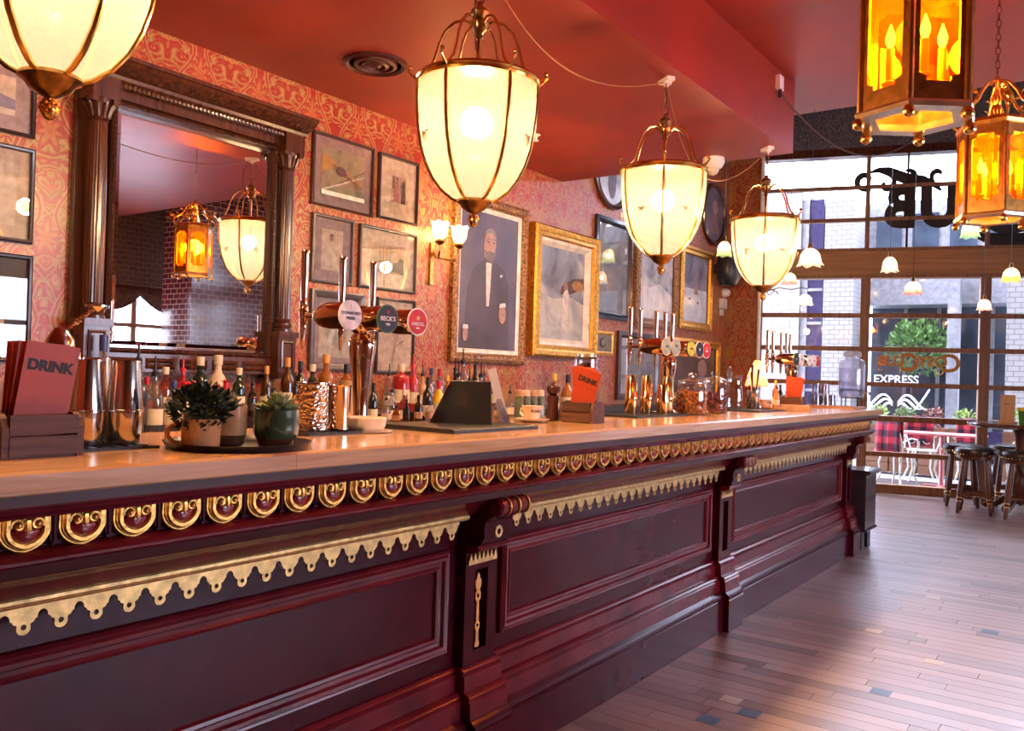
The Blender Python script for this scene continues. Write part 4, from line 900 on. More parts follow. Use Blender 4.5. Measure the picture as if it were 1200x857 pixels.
# amber hexagonal lanterns
M_COPPER = mat('aged_copper_brass', (.50, .22, .05), .26, .9, .2, 25)
def lantern_parts():
    d = {}; r0, zt, zb = .163, .43, .02; ap = r0 * math.cos(PI / 6); hw = r0 * math.sin(PI / 6)
    # one side: frame with an ogee-cornered opening, built at +x
    W, Hh = hw - .006, (zt - zb); out = [(-hw, zb), (hw, zb), (hw, zt), (-hw, zt)]
    e, c = hw - .024, .022; zl, zh = zb + .055, zt - .045
    op = [(-e + c, zl), (e - c, zl), (e - c, zl + c * .6), (e, zl + c), (e, zh - c), (e - c, zh - c * .6), (e - c, zh), (-e + c, zh), (-e + c, zh - c * .6), (-e, zh - c), (-e, zl + c), (-e + c, zl + c * .6)]
    me = fret(out, [op], .008); me.materials.clear(); me.materials.append(M_COPPER); d['side'] = me
    d['pane'] = MB().box(ap - .003, ap - .001, -e - .004, e + .004, zl - .004, zh + .004).mesh('pane', M_AMBER, 0)
    d['ap'] = ap
    mb = MB()
    for k in range(6): a = PI / 3 * k + PI / 6; mb.tube([(r0 * math.cos(a), r0 * math.sin(a), zb - .004), (r0 * math.cos(a), r0 * math.sin(a), zt + .004)], .011, 8)
    d['posts'] = mb
    hexa = lambda r, z: [(r * math.cos(PI / 3 * k + PI / 6), r * math.sin(PI / 3 * k + PI / 6), z) for k in range(6)]
    def ring(prof):
        P = []; n = len(prof)
        for r, z in prof: P += hexa(r, z)
        return MB().add(P, [(i * 6 + k, i * 6 + (k + 1) % 6, ((i + 1) % n) * 6 + (k + 1) % 6, ((i + 1) % n) * 6 + k) for i in range(n) for k in range(6)])
    d['bottom'] = ring([(.178, .02), (.182, .012), (.178, 0), (.118, 0), (.118, .02)]).mesh('bottom_rim', mat('pale_brass', (.78, .60, .36), .22, .9), 0)
    d['top'] = ring([(.178, .43), (.184, .445), (.176, .46), (.13, .475), (.10, .475), (.14, .43)]).mesh('top_rim', M_COPPER, 0)
    d['ball'] = MB().lathe([(.006, .004), (.010, 0), (.016, -.008), (.019, -.018), (.016, -.028), (.006, -.034), (.001, -.036)], seg=12).mesh('ball_foot', M_BRASS)
    d['candle'] = MB().lathe([(.022, .0), (.024, .006), (.010, .012), (.012, .02), (.0115, .11), (.001, .111)], seg=10).mesh('candle', mat('candle_sleeve', (.75, .50, .22), .5))
    d['bulb'] = MB().lathe([(.006, .11), (.013, .13), (.014, .145), (.008, .165), (.001, .185)], seg=10).mesh('flame_bulb', mat('lit_flame_bulb', (1, .8, .5), .4, emit=(1, .55, .16), estr=70))
    a = PI / 6
    d['arm'] = MB().tube([(r * math.cos(a), r * math.sin(a), z) for r, z in ((.165, .455), (.185, .475), (.180, .51), (.15, .53), (.11, .56), (.085, .61), (.05, .655), (.012, .67))], [.007, .009, .009, .008, .008, .008, .007, .006], 7).mesh('crown_arm', M_BRASS)
    mb = MB()
    for q in range(5):
        r_, z_ = [(.19, .485), (.165, .53), (.13, .55), (.10, .59), (.18, .52)][q]; b0 = a
        mb.add([(r_ * math.cos(b0), r_ * math.sin(b0), z_), ((r_ + .03) * math.cos(b0) - .018 * math.sin(b0), (r_ + .03) * math.sin(b0) + .018 * math.cos(b0), z_ + .02), ((r_ + .05) * math.cos(b0), (r_ + .05) * math.sin(b0), z_ + .028), ((r_ + .03) * math.cos(b0) + .018 * math.sin(b0), (r_ + .03) * math.sin(b0) - .018 * math.cos(b0), z_ + .02), ((r_ + .03) * math.cos(b0), (r_ + .03) * math.sin(b0), z_ + .005)], [(0, 1, 2, 4), (0, 4, 2, 3), (0, 2, 1), (0, 3, 2)])
        mb.ball(((r_ + .02) * math.cos(b0), (r_ + .02) * math.sin(b0), z_ + .012), .009, 6, 4)
    d['leaf'] = mb.mesh('acanthus', M_BRASS, 0)
    d['stem'] = MB().lathe([(.006, .02), (.016, .03), (.010, .05), (.008, .40), (.02, .47), (.03, .52), (.018, .55), (.026, .58), (.012, .62), (.016, .66), (.010, .69)], seg=14).mesh('stem', M_BRASS)
    return d
LP = lantern_parts()
me_post = MB().tube([(.163 * math.cos(PI / 6), .163 * math.sin(PI / 6), .016), (.163 * math.cos(PI / 6), .163 * math.sin(PI / 6), .434)], .011, 8).mesh('post', M_COPPER)
def lantern(x, y, rz, label, zc=CZU, z0=2.115, power=40):
    t = thing('amber_lantern', label, 'lantern', (x, y, z0), rz, 'amber glass lanterns')
    for k in range(6):
        a = k * PI / 3
        s = put('side_frame', LP['side'], t, (LP['ap'] * math.cos(a), LP['ap'] * math.sin(a), 0), (PI / 2, 0, PI / 2 + a))
        put('pane', LP['pane'], t, rot=(0, 0, a)); put('post', me_post, t, rot=(0, 0, a))
        put('ball_foot', LP['ball'], t, (.168 * math.cos(a + PI / 6), .168 * math.sin(a + PI / 6), .002))
        ar = put('crown_arm', LP['arm'], t, rot=(0, 0, a)); put('acanthus', LP['leaf'], ar)
    for nm, q in (('bottom_rim', 'bottom'), ('top_rim', 'top'), ('stem', 'stem')): put(nm, LP[q], t)
    for k in range(4):
        a = k * PI / 2 + .4; c = put('candle', LP['candle'], t, (.075 * math.cos(a), .075 * math.sin(a), .11)); put('flame_bulb', LP['bulb'], c)
        MB().tube([(0, 0, .10), (.04 * math.cos(a), .04 * math.sin(a), .085), (.075 * math.cos(a), .075 * math.sin(a), .112)], .005, 6).build('candle_arm', M_BRASS, t)
    lamp_light('lantern_light', t, (0, 0, .26), power, (1.0, .50, .14), .07)
    mb = MB(); z = .69; k = 0
    while z0 + z < zc - .03:
        pts = [(((.010 * math.cos(u), 0) if k % 2 else (0, .010 * math.cos(u))) + (z + .02 + .021 * math.sin(u),)) for u in [2 * PI * i / 10 for i in range(10)]]
        mb.tube(pts, .0028, 4, closed=True); z += .033; k += 1
    mb.build('chain', M_DBRASS, t)
    MB().lathe([(.01, zc - z0 - .05), (.03, zc - z0 - .03), (.055, zc - z0 - .01), (.055, zc - z0)], seg=16).build('ceiling_rose', M_DBRASS, t)
    return t
lantern(-.53, 2.78, .1, 'large amber glass hexagonal lantern at the room ceiling, nearer along the bar')
lantern(-.52, 4.62, .35, 'amber glass hexagonal lantern with acanthus crown on a long chain before the street window')

# small flower-shade pendants by the window
def flower(x, y, z, r, h, rimcol, label, zc=5.2, ruf=.13, pw=1.6):
    t = thing('flower_pendant', label, 'lamp', (x, y, z))
    g = frosted('flower_%02x%02x%02x' % tuple(int(c * 255) for c in rimcol), rimcol, .22, .2, .5)
    s = MB(); tulip(s, r, h, 24, 0, ruf); me = s.mesh('glass_shade', [M_SHADEW, g], 70)
    me.polygons.foreach_set('material_index', [0 if i < 24 * 3 else 1 for i in range(len(me.polygons))]); put('glass_shade', me, t)
    MB().lathe([(.004, .05), (.014, .045), (.018, .01), (.024, -.002), (.024, -.01)], seg=12).build('cap', M_DBRASS, t)
    MB().ball((0, 0, -h * .5), .014, 10, 6, sz=1.2).build('bulb', M_BULB, t)
    MB().tube([(0, 0, .04), (0, 0, zc - z)], .0025, 5).build('flex', M_BLACK, t)
    lamp_light('flower_light', t, (0, 0, -h * .5), pw, (1, .62, .3), .022)
    return t
WHTG = (1.0, .92, .82)
flower(-1.937, 6.50, 2.32, .09, .125, WHTG, 'white ruffled glass flower pendant beside the end bowl lamp', CZU, .2)
flower(-2.03, 9.6, 2.66, .085, .155, (.95, .90, .70), 'creamy bell glass flower pendant in front of the brown window beam')
flower(-1.662, 8.87, 2.31, .085, .12, (.95, .35, .32), 'pink rimmed glass flower pendant against the lower street panes')
flower(-1.228, 9.17, 2.92, .085, .17, (.45, .80, .45), 'green rimmed glass flower pendant just beneath the amber lantern')
flower(-1.18, 9.91, 2.22, .07, .11, (.95, .50, .52), 'small rosy glass flower pendant against the second window mullion')
flower(-.90, 9.41, 2.47, .085, .13, (.95, .70, .16), 'yellow glass flower pendant over the stools')
flower(-3.138, 7.80, 2.64, .075, .14, (.50, .78, .40), 'green rimmed glass flower pendant in front of the black speaker')
flower(-2.89, 8.99, 2.46, .085, .12, (.92, .30, .28), 'red rimmed glass flower pendant hidden behind the end bowl lamp')
sc2 = thing('scroll_sconce', 'scrolled brass wall bracket with two white glass shades beside the street window', 'sconce', (-3.40, 9.60, 2.30))
mb = MB(); mb.tube([(.0, 0, .0), (.06, 0, .05), (.13, 0, .06), (.18, 0, .03), (.20, 0, -.02)], .007, 6)
mb.tube([(.0 + .05 * math.cos(a) * (1 - a / 9) + .1, 0, .02 + .05 * math.sin(a) * (1 - a / 9)) for a in [i * .45 for i in range(16)]], .006, 6); mb.tube([(0, 0, .02), (.2, .0, .075), (.34, 0, .05), (.46, 0, .07), (.52, 0, .05)], .006, 6)
mb.build('scroll_arm', M_DBRASS, sc2)
for x in (.20, .50):
    g = MB(); tulip(g, .085, .12, 24, 0, .12, (x, 0, -.01)); g.build('glass_shade', M_SHADEW, sc2, smooth=70)
    MB().ball((x, 0, -.07), .014, 10, 6).build('bulb', M_BULB, sc2); lamp_light('sconce_light', sc2, (x, 0, -.07), 1.6, (1, .62, .3), .022)
# ================================================================== ON THE BAR
def on_bar(name, label, cat, x, y, rz=0.0, group=None, dz=0.0): return thing(name, label, cat, (x, y, ZT + dz), rz, group)
def menu_holder(x, y, rz, label):
    t = on_bar('menu_holder', label, 'box', x, y, rz)          # long side along local y
    L, W, H = .066, .045, .085
    for s in (-1, 1):
        for z in (.004, .046): MB().box(s * W - .006, s * W + .006, -L, L, z, z + .038).build('slat', M_CRATE, t, smooth=0)
        pts = [(-W - .004, s * L, 0), (W + .004, s * L, 0), (W + .004, s * L, .06), (W - .006, s * L, .078), (W - .02, s * L, .088), (-W + .02, s * L, .088), (-W + .006, s * L, .078), (-W - .004, s * L, .06)]
        MB().ext(pts, (0, s * .014, 0)).build('end_board', M_CRATE, t, smooth=0)
    MB().box(-W, W, -L, L, 0, .006).build('bottom', M_CRATE, t, smooth=0)
    return t
def menus(x, y, rz, n, tilts, label, text=True, w=.108, h=.215, dx=.011):
    for k in range(n):
        t = on_bar('drinks_menu', (('lettered ' if text else 'foremost ') if k == n - 1 else 'plain rear ') + label, 'menu', x, y, rz, 'drinks menus standing in wooden boxes', .014)
        e = bpy.data.objects.new('card', MB().box(-.0015, .0015, -w / 2, w / 2, 0, h).mesh('card', M_MENU, 0)); COL.objects.link(e); e.parent = t
        e.location = (-.022 + k * dx, 0, 0); e.rotation_euler = (-tilts[k], .06, 0)
        if text and k == n - 1:
            put('lettering', text_mesh('DRINK', .030, M_INK, .0004, .0015), e, (.0019, .0, h * .78), ROT_WALL)
menu_holder(-1.80, .845, 0, 'worn wooden menu box beside the cocktail shakers')
menus(-1.80, .845, 0, 4, [.02, .04, .07, .12], 'red drinks menu card in the box beside the cocktail shakers')
menu_holder(-1.83, 3.06, -PI / 2, 'worn wooden menu box next to the pepper mill')
menus(-1.83, 3.06, -PI / 2, 6, [-.02, .02, .08, .13, .20, .30], 'red drinks menu card in the box next to the pepper mill')
menu_holder(-1.96, 6.25, -PI / 2, 'worn wooden menu box by the far beer taps')
menus(-1.96, 6.25, -PI / 2, 4, [.0, .04, .10, .17], 'red drinks menu card in the box by the far beer taps', False)

def shaker(x, y, s, m, label, group, h=.19, rt=.030, rb=.040):
    t = on_bar('cocktail_shaker', label, 'shaker', x, y, 0, group, .008 if y < 2 else .010)
    MB().lathe([(rb * .86, 0), (rb * .9, .004), (rb * 1.0, h * .40)], seg=28).build('lower_tin', m, t)
    MB().lathe([(rb * 1.02, h * .385), (rb * 1.045, h * .39), (rb * 1.045, h * .41), (rb * 1.0, h * .42), (rt * 1.02, h * .985), (rt, h), (rt * .9, h), (.001, h - .003)], seg=28).build('upper_tin', m, t)
shaker(-1.862, .985, 1, M_STEEL, 'steel cocktail shaker right beside the lettered menu box', 'steel shakers by the menus')
shaker(-1.935, 1.045, 1, M_STEEL, 'steel cocktail shaker behind and between two others', 'steel shakers by the menus', .195)
shaker(-1.855, 1.072, 1, M_STEEL, 'steel cocktail shaker next to the tray of potted plants', 'steel shakers by the menus')
for x, y, h in ((-2.035, 3.885, .195), (-2.00, 3.985, .195), (-1.945, 4.118, .195), (-1.93, 4.03, .15)):
    shaker(x, y, 1, M_GOLDTIN, 'short gold cocktail tin among taller ones' if h < .17 else 'tall gold cocktail tin beside the cookie jars' if y > 4.1 else 'tall gold cocktail tin between the menu box and a short tin', 'gold cocktail tins by the jars', h, .026, .034)
j = on_bar('bar_jug', 'small steel jug with a coiled strainer behind the menu box', 'jug', -1.985, .985, 0, None, .008)
MB().lathe([(.03, 0), (.034, .004), (.030, .10), (.026, .17), (.034, .20), (.030, .235), (.016, .255), (.014, .26)], seg=20).build('body', M_STEEL, j)
pts = [(.0 + .006 * math.cos(i * 1.3) + .0009 * i, .006 * math.sin(i * 1.3) + .0009 * i, .245 + i * .0011) for i in range(60)]; MB().tube(pts, .0022, 5).build('coil', M_CHROME, j)
MB().lathe([(.0, .30), (.026, .312), (.026, .316), (.0, .318)], (.055, .055, .0), 14).build('strainer_disc', M_CHROME, j)
MB().tube([(.0, .03, .07), (.0, .055, .11), (.0, .058, .17), (.0, .03, .215)], .004, 6).build('handle', M_CHROME, j)
def bar_mat(x0, x1, y0, y1, label, h=.008):
    t = thing('bar_mat', label, 'mat', ((x0 + x1) / 2, (y0 + y1) / 2, ZT)); a, b = (x1 - x0) / 2, (y1 - y0) / 2
    MB().box(-a, a, -b, b, 0, h * .7).build('mat', M_RUBBER, t, smooth=0); MB().frame(-.5, .5, -.5, .5, [(0, 0)])
    mb = MB(); n = int(b * 2 / .03)
    for k in range(n): mb.box(-a + .006, a - .006, -b + .008 + k * .03, -b + .026 + k * .03, h * .7, h)
    mb.build('ribs', M_RUBBER, t, smooth=0); return t
bar_mat(-2.02, -1.795, .925, 1.125, 'black rubber bar mat under the steel shakers')
bar_mat(-2.02, -1.86, 1.62, 1.85, 'black rubber bar mat under the hammered bucket', .008)
bar_mat(-2.10, -1.86, 3.62, 4.20, 'black rubber bar mat under the gold cocktail tins', .010)
bar_mat(-2.14, -1.80, 5.12, 5.62, 'black rubber bar mat under the water jug', .010)

# tray of plants
tr = on_bar('drinks_tray', 'round black drinks tray carrying three potted plants', 'tray', -1.715, 1.28)
MB().lathe([(.001, .002), (.150, .002), (.156, .004), (.166, .016), (.170, .016), (.160, .0), (.001, .0)], seg=44).build('tray', M_BLACK, tr)
TZ = .003
mg = on_bar('mug_planter', 'cream glazed mug planted with a dark leafy red flowering plant', 'planter', -1.705, 1.170, 0, None, TZ)
MB().lathe([(.038, 0), (.042, .003), (.043, .03), (.045, .066), (.047, .069), (.042, .068), (.040, .05), (.001, .048)], seg=28).build('mug', M_CREAM, mg)
a_ = math.atan2(-1.17, 1.705) - PI / 2 - .1
dx, dy = -.62, -.78
MB().tube([(dx * r, dy * r, z) for r, z in ((.042, .052), (.058, .056), (.072, .046), (.072, .028), (.060, .014), (.042, .010))], .0065, 8).build('handle', M_CREAM, mg)
def leaf_cloud(n, c, rad, size, seed, squash=.75):
    r = random.Random(seed); mb = MB()
    for _ in range(n):
        while True:
            p = Vector((r.uniform(-1, 1), r.uniform(-1, 1), r.uniform(-1, 1)))
            if .25 < p.length < 1: break
        q = Vector(c) + Vector((p.x * rad, p.y * rad, p.z * rad * squash))
        d = (p + Vector((r.uniform(-.6, .6), r.uniform(-.6, .6), r.uniform(-.2, .8)))).normalized(); s = d.cross(Vector((r.uniform(-1, 1), r.uniform(-1, 1), 1))).normalized()
        l = size * r.uniform(.7, 1.3); w = l * .32; up = d.cross(s) * l * .12
        mb.add([q, q + d * l * .5 + s * w + up, q + d * l, q + d * l * .5 - s * w + up], [(0, 1, 2), (0, 2, 3)])
    return mb
f = leaf_cloud(520, (-.002, -.004, .095), .062, .022, 5).build('foliage', M_LEAF, mg, smooth=0); f['kind'] = 'stuff'
mb = MB(); r = random.Random(2)
for _ in range(14): q = (r.uniform(-.03, .03), r.uniform(-.03, .03)); mb.tube([(q[0] * .5, q[1] * .5, .05), (q[0], q[1], .10), (q[0] * 1.8, q[1] * 1.8, .14)], .0012, 4)
mb.build('stems', M_LEAF, mg)
M_FLOWER = mat('red_petal', (.62, .02, .03), .5)
for fx, fy, fz, fs in ((-.010, -.030, .142, .015), (.028, .018, .140, .012), (.034, .035, .152, .010), (-.02, -.01, .147, .011)):
    mb = MB()
    for k in range(7):
        a = 2 * PI * k / 7; mb.add([(0, 0, 0), (fs * math.cos(a - .4), fs * math.sin(a - .4), fs * .35), (fs * 1.3 * math.cos(a), fs * 1.3 * math.sin(a), fs * .3), (fs * math.cos(a + .4), fs * math.sin(a + .4), fs * .35)], [(0, 1, 2, 3)])
    mb.ball((0, 0, fs * .2), fs * .5, 6, 4); mb.build('flower', M_FLOWER, mg, (fx, fy, fz), smooth=0)
def rosette(parent, z0, rmax, rows, m, seed, lean=.5):
    r = random.Random(seed); lm = MB()
    P = [(0, 0, 0), (.35, .20, .02), (.75, .24, .05), (1, 0, .10), (.75, -.24, .05), (.35, -.20, .02), (.35, 0, .10), (.75, 0, .13), (.4, 0, -.07), (.75, 0, -.03)]
    lm.add(P, [(0, 1, 6), (1, 2, 7, 6), (2, 3, 7), (0, 6, 5), (6, 7, 4, 5), (7, 3, 4), (0, 8, 1), (8, 9, 2, 1), (9, 3, 2), (0, 5, 8), (8, 5, 4, 9), (9, 4, 3)])
    me = lm.mesh('leaf', m, 0)
    for j in range(rows):
        n = 9 - j; el = .25 + j * (1.1 / rows)
        for k in range(n):
            a = 2 * PI * k / n + j * .5 + r.uniform(-.1, .1); s = rmax * (1 - j * .14) * r.uniform(.9, 1.1)
            o = put('leaf', me, parent, (0, 0, z0 + j * .006), (0, -el, a), (s, s, s))
p2 = on_bar('plant_pot', 'cream glazed pot with a brown foot holding a small succulent', 'planter', -1.728, 1.262, 0, None, TZ)
MB().lathe([(.030, 0), (.036, .006), (.0395, .028)], seg=28).build('brown_foot', M_TERRA, p2); MB().lathe([(.0395, .027), (.0405, .05), (.0405, .092), (.042, .096), (.037, .095), (.036, .08), (.001, .08)], seg=28).build('pot', M_CREAM, p2)
rosette(p2, .088, .042, 4, mat('succulent_dull', (.16, .15, .075), .5, noise=.2), 4)
p3 = on_bar('plant_pot', 'green glazed pot with a brown foot holding a pale rosette succulent', 'planter', -1.668, 1.352, 0, None, TZ)
MB().lathe([(.038, 0), (.043, .006), (.047, .020)], seg=32).build('brown_foot', M_TERRA, p3); MB().lathe([(.047, .019), (.053, .03), (.0545, .06), (.0545, .086), (.056, .089), (.051, .088), (.050, .075), (.001, .074)], seg=32).build('pot', M_GREEN, p3)
rosette(p3, .082, .062, 5, M_SUCC, 9)

# buckets and dish
ib = on_bar('ice_bucket', 'hammered silver bucket on a black mat', 'bucket', -1.943, 1.705, 0, None, .008)
M_HAM = mat('hammered_metal', (.72, .58, .46), .16, 1.0, .05)
nt = M_HAM.node_tree; bs = nt.nodes['Principled BSDF']; vo = N(nt, 'ShaderNodeTexVoronoi'); vo.inputs['Scale'].default_value = 95; tcn = N(nt, 'ShaderNodeTexCoord'); nt.links.new(tcn.outputs['Object'], vo.inputs['Vector'])
bp = N(nt, 'ShaderNodeBump'); bp.inputs['Strength'].default_value = .8; bp.inputs['Distance'].default_value = .006; nt.links.new(vo.outputs['Distance'], bp.inputs['Height']); nt.links.new(bp.outputs[0], bs.inputs['Normal'])
MB().lathe([(.042, 0), (.045, .004), (.046, .07), (.047, .138)], seg=36).build('body', M_HAM, ib); MB().lathe([(.047, .136), (.0495, .138), (.0495, .143), (.045, .143), (.044, .10), (.001, .02)], seg=36, cap=False).build('rim', M_COPPERCH, ib)
t2 = on_bar('copper_beaker', 'smooth copper beaker beside the hammered bucket', 'cup', -1.925, 1.795, 0, None, .008)
MB().lathe([(.028, 0), (.032, .003), (.034, .13), (.036, .136), (.033, .136), (.030, .01), (.001, .008)], seg=28, cap=False).build('body', M_COPPERCH, t2)
ds = on_bar('ceramic_dish', 'shallow cream dish with a draped edge under the nearer beer taps', 'dish', -1.915, 1.895)
P = []; seg = 40
for r_, z_ in ((.045, .0), (.055, .004), (.066, .022), (.069, .044), (.064, .046), (.058, .02), (.001, .012)):
    for k in range(seg): a = 2 * PI * k / seg; q = r_ * (1 + .035 * math.sin(7 * a) * (z_ > .01)); P.append((q * math.cos(a), q * math.sin(a), z_))
MB().add(P, [(i * seg + k, i * seg + (k + 1) % seg, (i + 1) * seg + (k + 1) % seg, (i + 1) * seg + k) for i in range(6) for k in range(seg)]).build('bowl', M_PORC, ds, smooth=60)
MB().lathe([(.06, 0), (.085, .003), (.086, .006), (.06, .004)], seg=32).build('saucer', M_PORC, ds)

# ---- beer taps
def oval_badge(parent, loc, cols, lines, star=False):
    d = thing('badge', None, None, loc, -.15); d.parent = parent; d.location = loc
    for r_, x, c in ((1.0, .0, cols[0]), (.90, .0015, cols[1])):
        MB().add([(x + e, r_ * .043 * math.cos(2 * PI * i / 28), r_ * .047 * math.sin(2 * PI * i / 28)) for e in (0, .004) for i in range(28)], [tuple(range(28))[::-1], tuple(range(28, 56))] + [(i, (i + 1) % 28, 28 + (i + 1) % 28, 28 + i) for i in range(28)]).build('badge_disc', c, d, smooth=40)
    for body, size, z, c in lines: put('lettering', text_mesh(body, size, c, .0004, .0003), d, (.0062, 0, z), ROT_WALL)
    if star:
        pts = [(.0058, (.011 if i % 2 == 0 else .0045) * math.sin(PI * i / 5), .012 + (.011 if i % 2 == 0 else .0045) * math.cos(PI * i / 5)) for i in range(10)]
        MB().ext(pts, (.0008, 0, 0)).build('star', mat('badge_gold', (.75, .45, .08), .4), d, smooth=0)
BW, BK, BR, BG = flat((.75, .73, .68), .6), flat((.012, .016, .02), .6), flat((.55, .012, .014), .6), flat((.02, .13, .06), .6)
BL, BY = flat((.35, .45, .28), .6), flat((.55, .60, .05), .6)
def tap(parent, y, badge):
    RY = Matrix.Rotation(PI / 2, 3, 'Y')
    b = MB().lathe([(.036, .105), (.041, .10), (.043, .085), (.043, .03), (.040, .0), (.032, -.025), (.020, -.042), (.011, -.05)], (-.0, y, 0), 24, M3=RY).build('tap_body', M_COPPERCH, parent)
    MB().lathe([(.009, -.04), (.009, -.12)], (0, y, 0), 12, M3=RY).build('tap_pipe', M_COPPERCH, parent)
    fx = -.105
    MB().lathe([(.003, -.105), (.006, -.10), (.009, -.055), (.012, -.045), (.013, -.02), (.011, -.012), (.015, .0), (.016, .02), (.012, .03), (.014, .034), (.014, .044), (.009, .05)], (fx, y, 0), 16).build('faucet', M_COPPERCH, parent)
    MB().lathe([(.009, .048), (.011, .06), (.012, .085), (.013, .20), (.014, .208), (.012, .215), (.001, .216)], (fx, y, 0), 14).build('handle', M_COPPERCH, parent)
    oval_badge(parent, (.108, y, 0), *badge)
def tower(x, y, ys, badges, label, hz=.36):
    t = on_bar('beer_tap_tower', label, 'beer tap', x, y)
    MB().lathe([(.045, 0), (.047, .006), (.040, .015), (.027, .025), (.024, .05), (.030, .14), (.040, .22), (.046, .27), (.046, .285), (.040, .30), (.030, .312), (.027, .325), (.034, .335), (.036, .345)], seg=28).build('column', M_COPPERCH, t)
    h = thing('tap_head', None, None, (0, 0, hz)); h.parent = t; h.location = (0, 0, hz)
    MB().ball((0, 0, -.006), .052, 24, 14).build('hub', M_COPPERCH, t, (0, 0, hz))
    MB().lathe([(.024, ys[0]), (.026, ys[0] + .01), (.026, ys[-1] - .01), (.024, ys[-1])], (0, 0, hz), 18, M3=Matrix.Rotation(-PI / 2, 3, 'X')).build('crossbar', M_COPPERCH, t)
    bpy.data.objects.remove(h)
    for yy, bd in zip(ys, badges):
        e = thing('tap', None, None); e.parent = t; e.location = (0, yy, hz); tap(e, 0, bd)
    return t
tower(-2.06, 2.015, [-.165, 0, .145], [((BW, BW), [('STOWFORD', .013, .006, BK), ('PRESS', .013, -.010, BK), ('I', .02, .026, BY)]), ((BG, BK), [("BECK'S", .020, .0, BW), ('VIER', .009, -.018, BW), ('8', .014, .022, BR)]), ((BW, BR), [('AMSTEL', .016, -.008, BW), ('BIER', .008, -.022, BW)], True)], 'polished beer tap tower with three badges beside the hammered bucket')
tower(-2.06, 4.36, [-.26, -.145, .05, .165, .265], [((BW, BL), [('ALE', .016, 0, BK)]), ((BW, BL), [('ALE', .016, .008, BK)]), ((BK, BY), [('CIDER', .014, 0, BK)]), ((BW, BK), [('8', .02, .0, BW)]), ((BW, BR), [('BIER', .014, -.006, BW)], True)], 'polished beer tap tower with five badges behind the glass cookie jars')
tower(-2.06, 6.54, [-.26, -.14, .05, .175, .27], [((BG, BK), [('8', .02, 0, BW)]), ((BW, BW), [('ALE', .016, 0, BK)]), ((BG, BW), [('ALE', .016, 0, BK)]), ((BW, BW), [('BIER', .014, 0, BR)]), ((BW, BR), [], True)], 'polished beer tap tower with five badges near the water dispenser')

# ---- till terminal
tm = thing('till_mat', 'large flat black mat under the tilted till screen', 'mat', (-1.865, 2.285, ZT))
MB().exy([(-.17, 0), (.17, 0), (.17, .010), (.16, .014), (-.17, .014)], -.22, .25).build('mat', M_RUBBER, tm, smooth=0)
ti = thing('till_screen', 'black till screen leaning on its stand, back to the customers', 'till', (-1.875, 2.32, ZT + .014), math.atan2(.117, .163) )
# local x runs along the screen, y away from the bar front
pr = [(-.092, 0, 0), (-.055, .0, .145), (-.045, .03, .150), (.0, .12, .02), (.0, .12, 0)]
mb = MB(); A = [(-.112, .0, 0), (-.045, .045, .148), (-.043, .055, .150), (-.10, .13, .012), (-.10, .13, 0)]; B = [(.105, .0, 0), (.098, .045, .148), (.098, .055, .150), (.105, .13, .012), (.105, .13, 0)]
mb.add(A + B, [(0, 1, 2, 3, 4), (9, 8, 7, 6, 5)] + [(i, (i + 1) % 5, 5 + (i + 1) % 5, 5 + i) for i in range(5)]); mb.build('housing', M_BLACK, ti, smooth=0)
mb = MB(); mb.add([(-.04, .062, .142), (.09, .062, .142), (.10, .128, .02), (-.09, .128, .02)], [(0, 1, 2, 3)]); mb.build('screen', mat('dark_screen', (.01, .012, .02), .1), ti, (0, .003, .003), smooth=0)
cs = on_bar('card_stand', 'narrow white card leaning in a clear stand beside the till', 'stand', -1.86, 2.562)
o = MB().box(-.0015, .0015, -.016, .016, 0, .215).build('card', M_WHITE, cs, (0, 0, .002), (.27, 0, -.9), smooth=0)
MB().add([(-.05, -.06, 0), (.03, -.06, 0), (.0, -.03, .10), (-.02, -.03, .10), (-.05, .0, 0), (.03, .0, 0)], [(0, 1, 2, 3), (3, 2, 5, 4), (0, 3, 4), (1, 5, 2)]).build('clear_base', thin_glass('acrylic', (.9, .9, .92), .15), cs, smooth=0)

# ---- cups, mill, small bottles
def cup(x, y, label, txt='Kimbo', rz=0):
    t = on_bar('coffee_cup', label, 'cup', x, y, rz)
    MB().lathe([(.03, .0), (.05, .004), (.072, .012), (.074, .014), (.05, .008), (.001, .006)], seg=36).build('saucer', M_PORC, t)
    c = MB().lathe([(.028, .007), (.031, .010), (.036, .03), (.043, .064), (.044, .066), (.041, .064), (.034, .03), (.001, .014)], seg=36).build('cup', M_PORC, t)
    MB().tube([(-.034, .0, .05), (-.056, 0, .052), (-.060, 0, .035), (-.045, 0, .022), (-.032, 0, .024)], .005, 8).build('handle', M_PORC, c)
    me = text_mesh(txt, .017, mat('cup_print', (.08, .02, .02), .4), .0003, .0004)
    for v in me.vertices:
        r = .0402 + (v.co.y) * .2 + v.co.z; a = v.co.x / .040; v.co = (r * math.cos(a), r * math.sin(a), .046 + v.co.y)
    put('lettering', me, c, rot=(0, 0, -.55))
    MB().tube([(.03, .055, .012), (.052, .02, .016), (.06, -.02, .016)], [.006, .002, .002], 6).build('spoon', M_CHROME, t)
cup(-1.945, 2.862, 'cream coffee cup with dark lettering on a saucer beside the pepper mill')
pm = on_bar('pepper_mill', 'dark turned wooden pepper mill beside the coffee cup', 'pepper mill', -1.955, 3.03)
MB().lathe([(.028, 0), (.030, .004), (.030, .02), (.024, .05), (.022, .065), (.026, .09), (.024, .105), (.012, .112)], seg=22).build('body', M_MAHOG, pm); MB().lathe([(.012, .11), (.026, .118), (.030, .132), (.026, .146), (.012, .152), (.008, .155), (.008, .16), (.001, .162)], seg=22).build('top', M_MAHOG, pm)
cup(-2.0, 5.80, 'cream coffee cup with dark lettering beside the folded napkins')
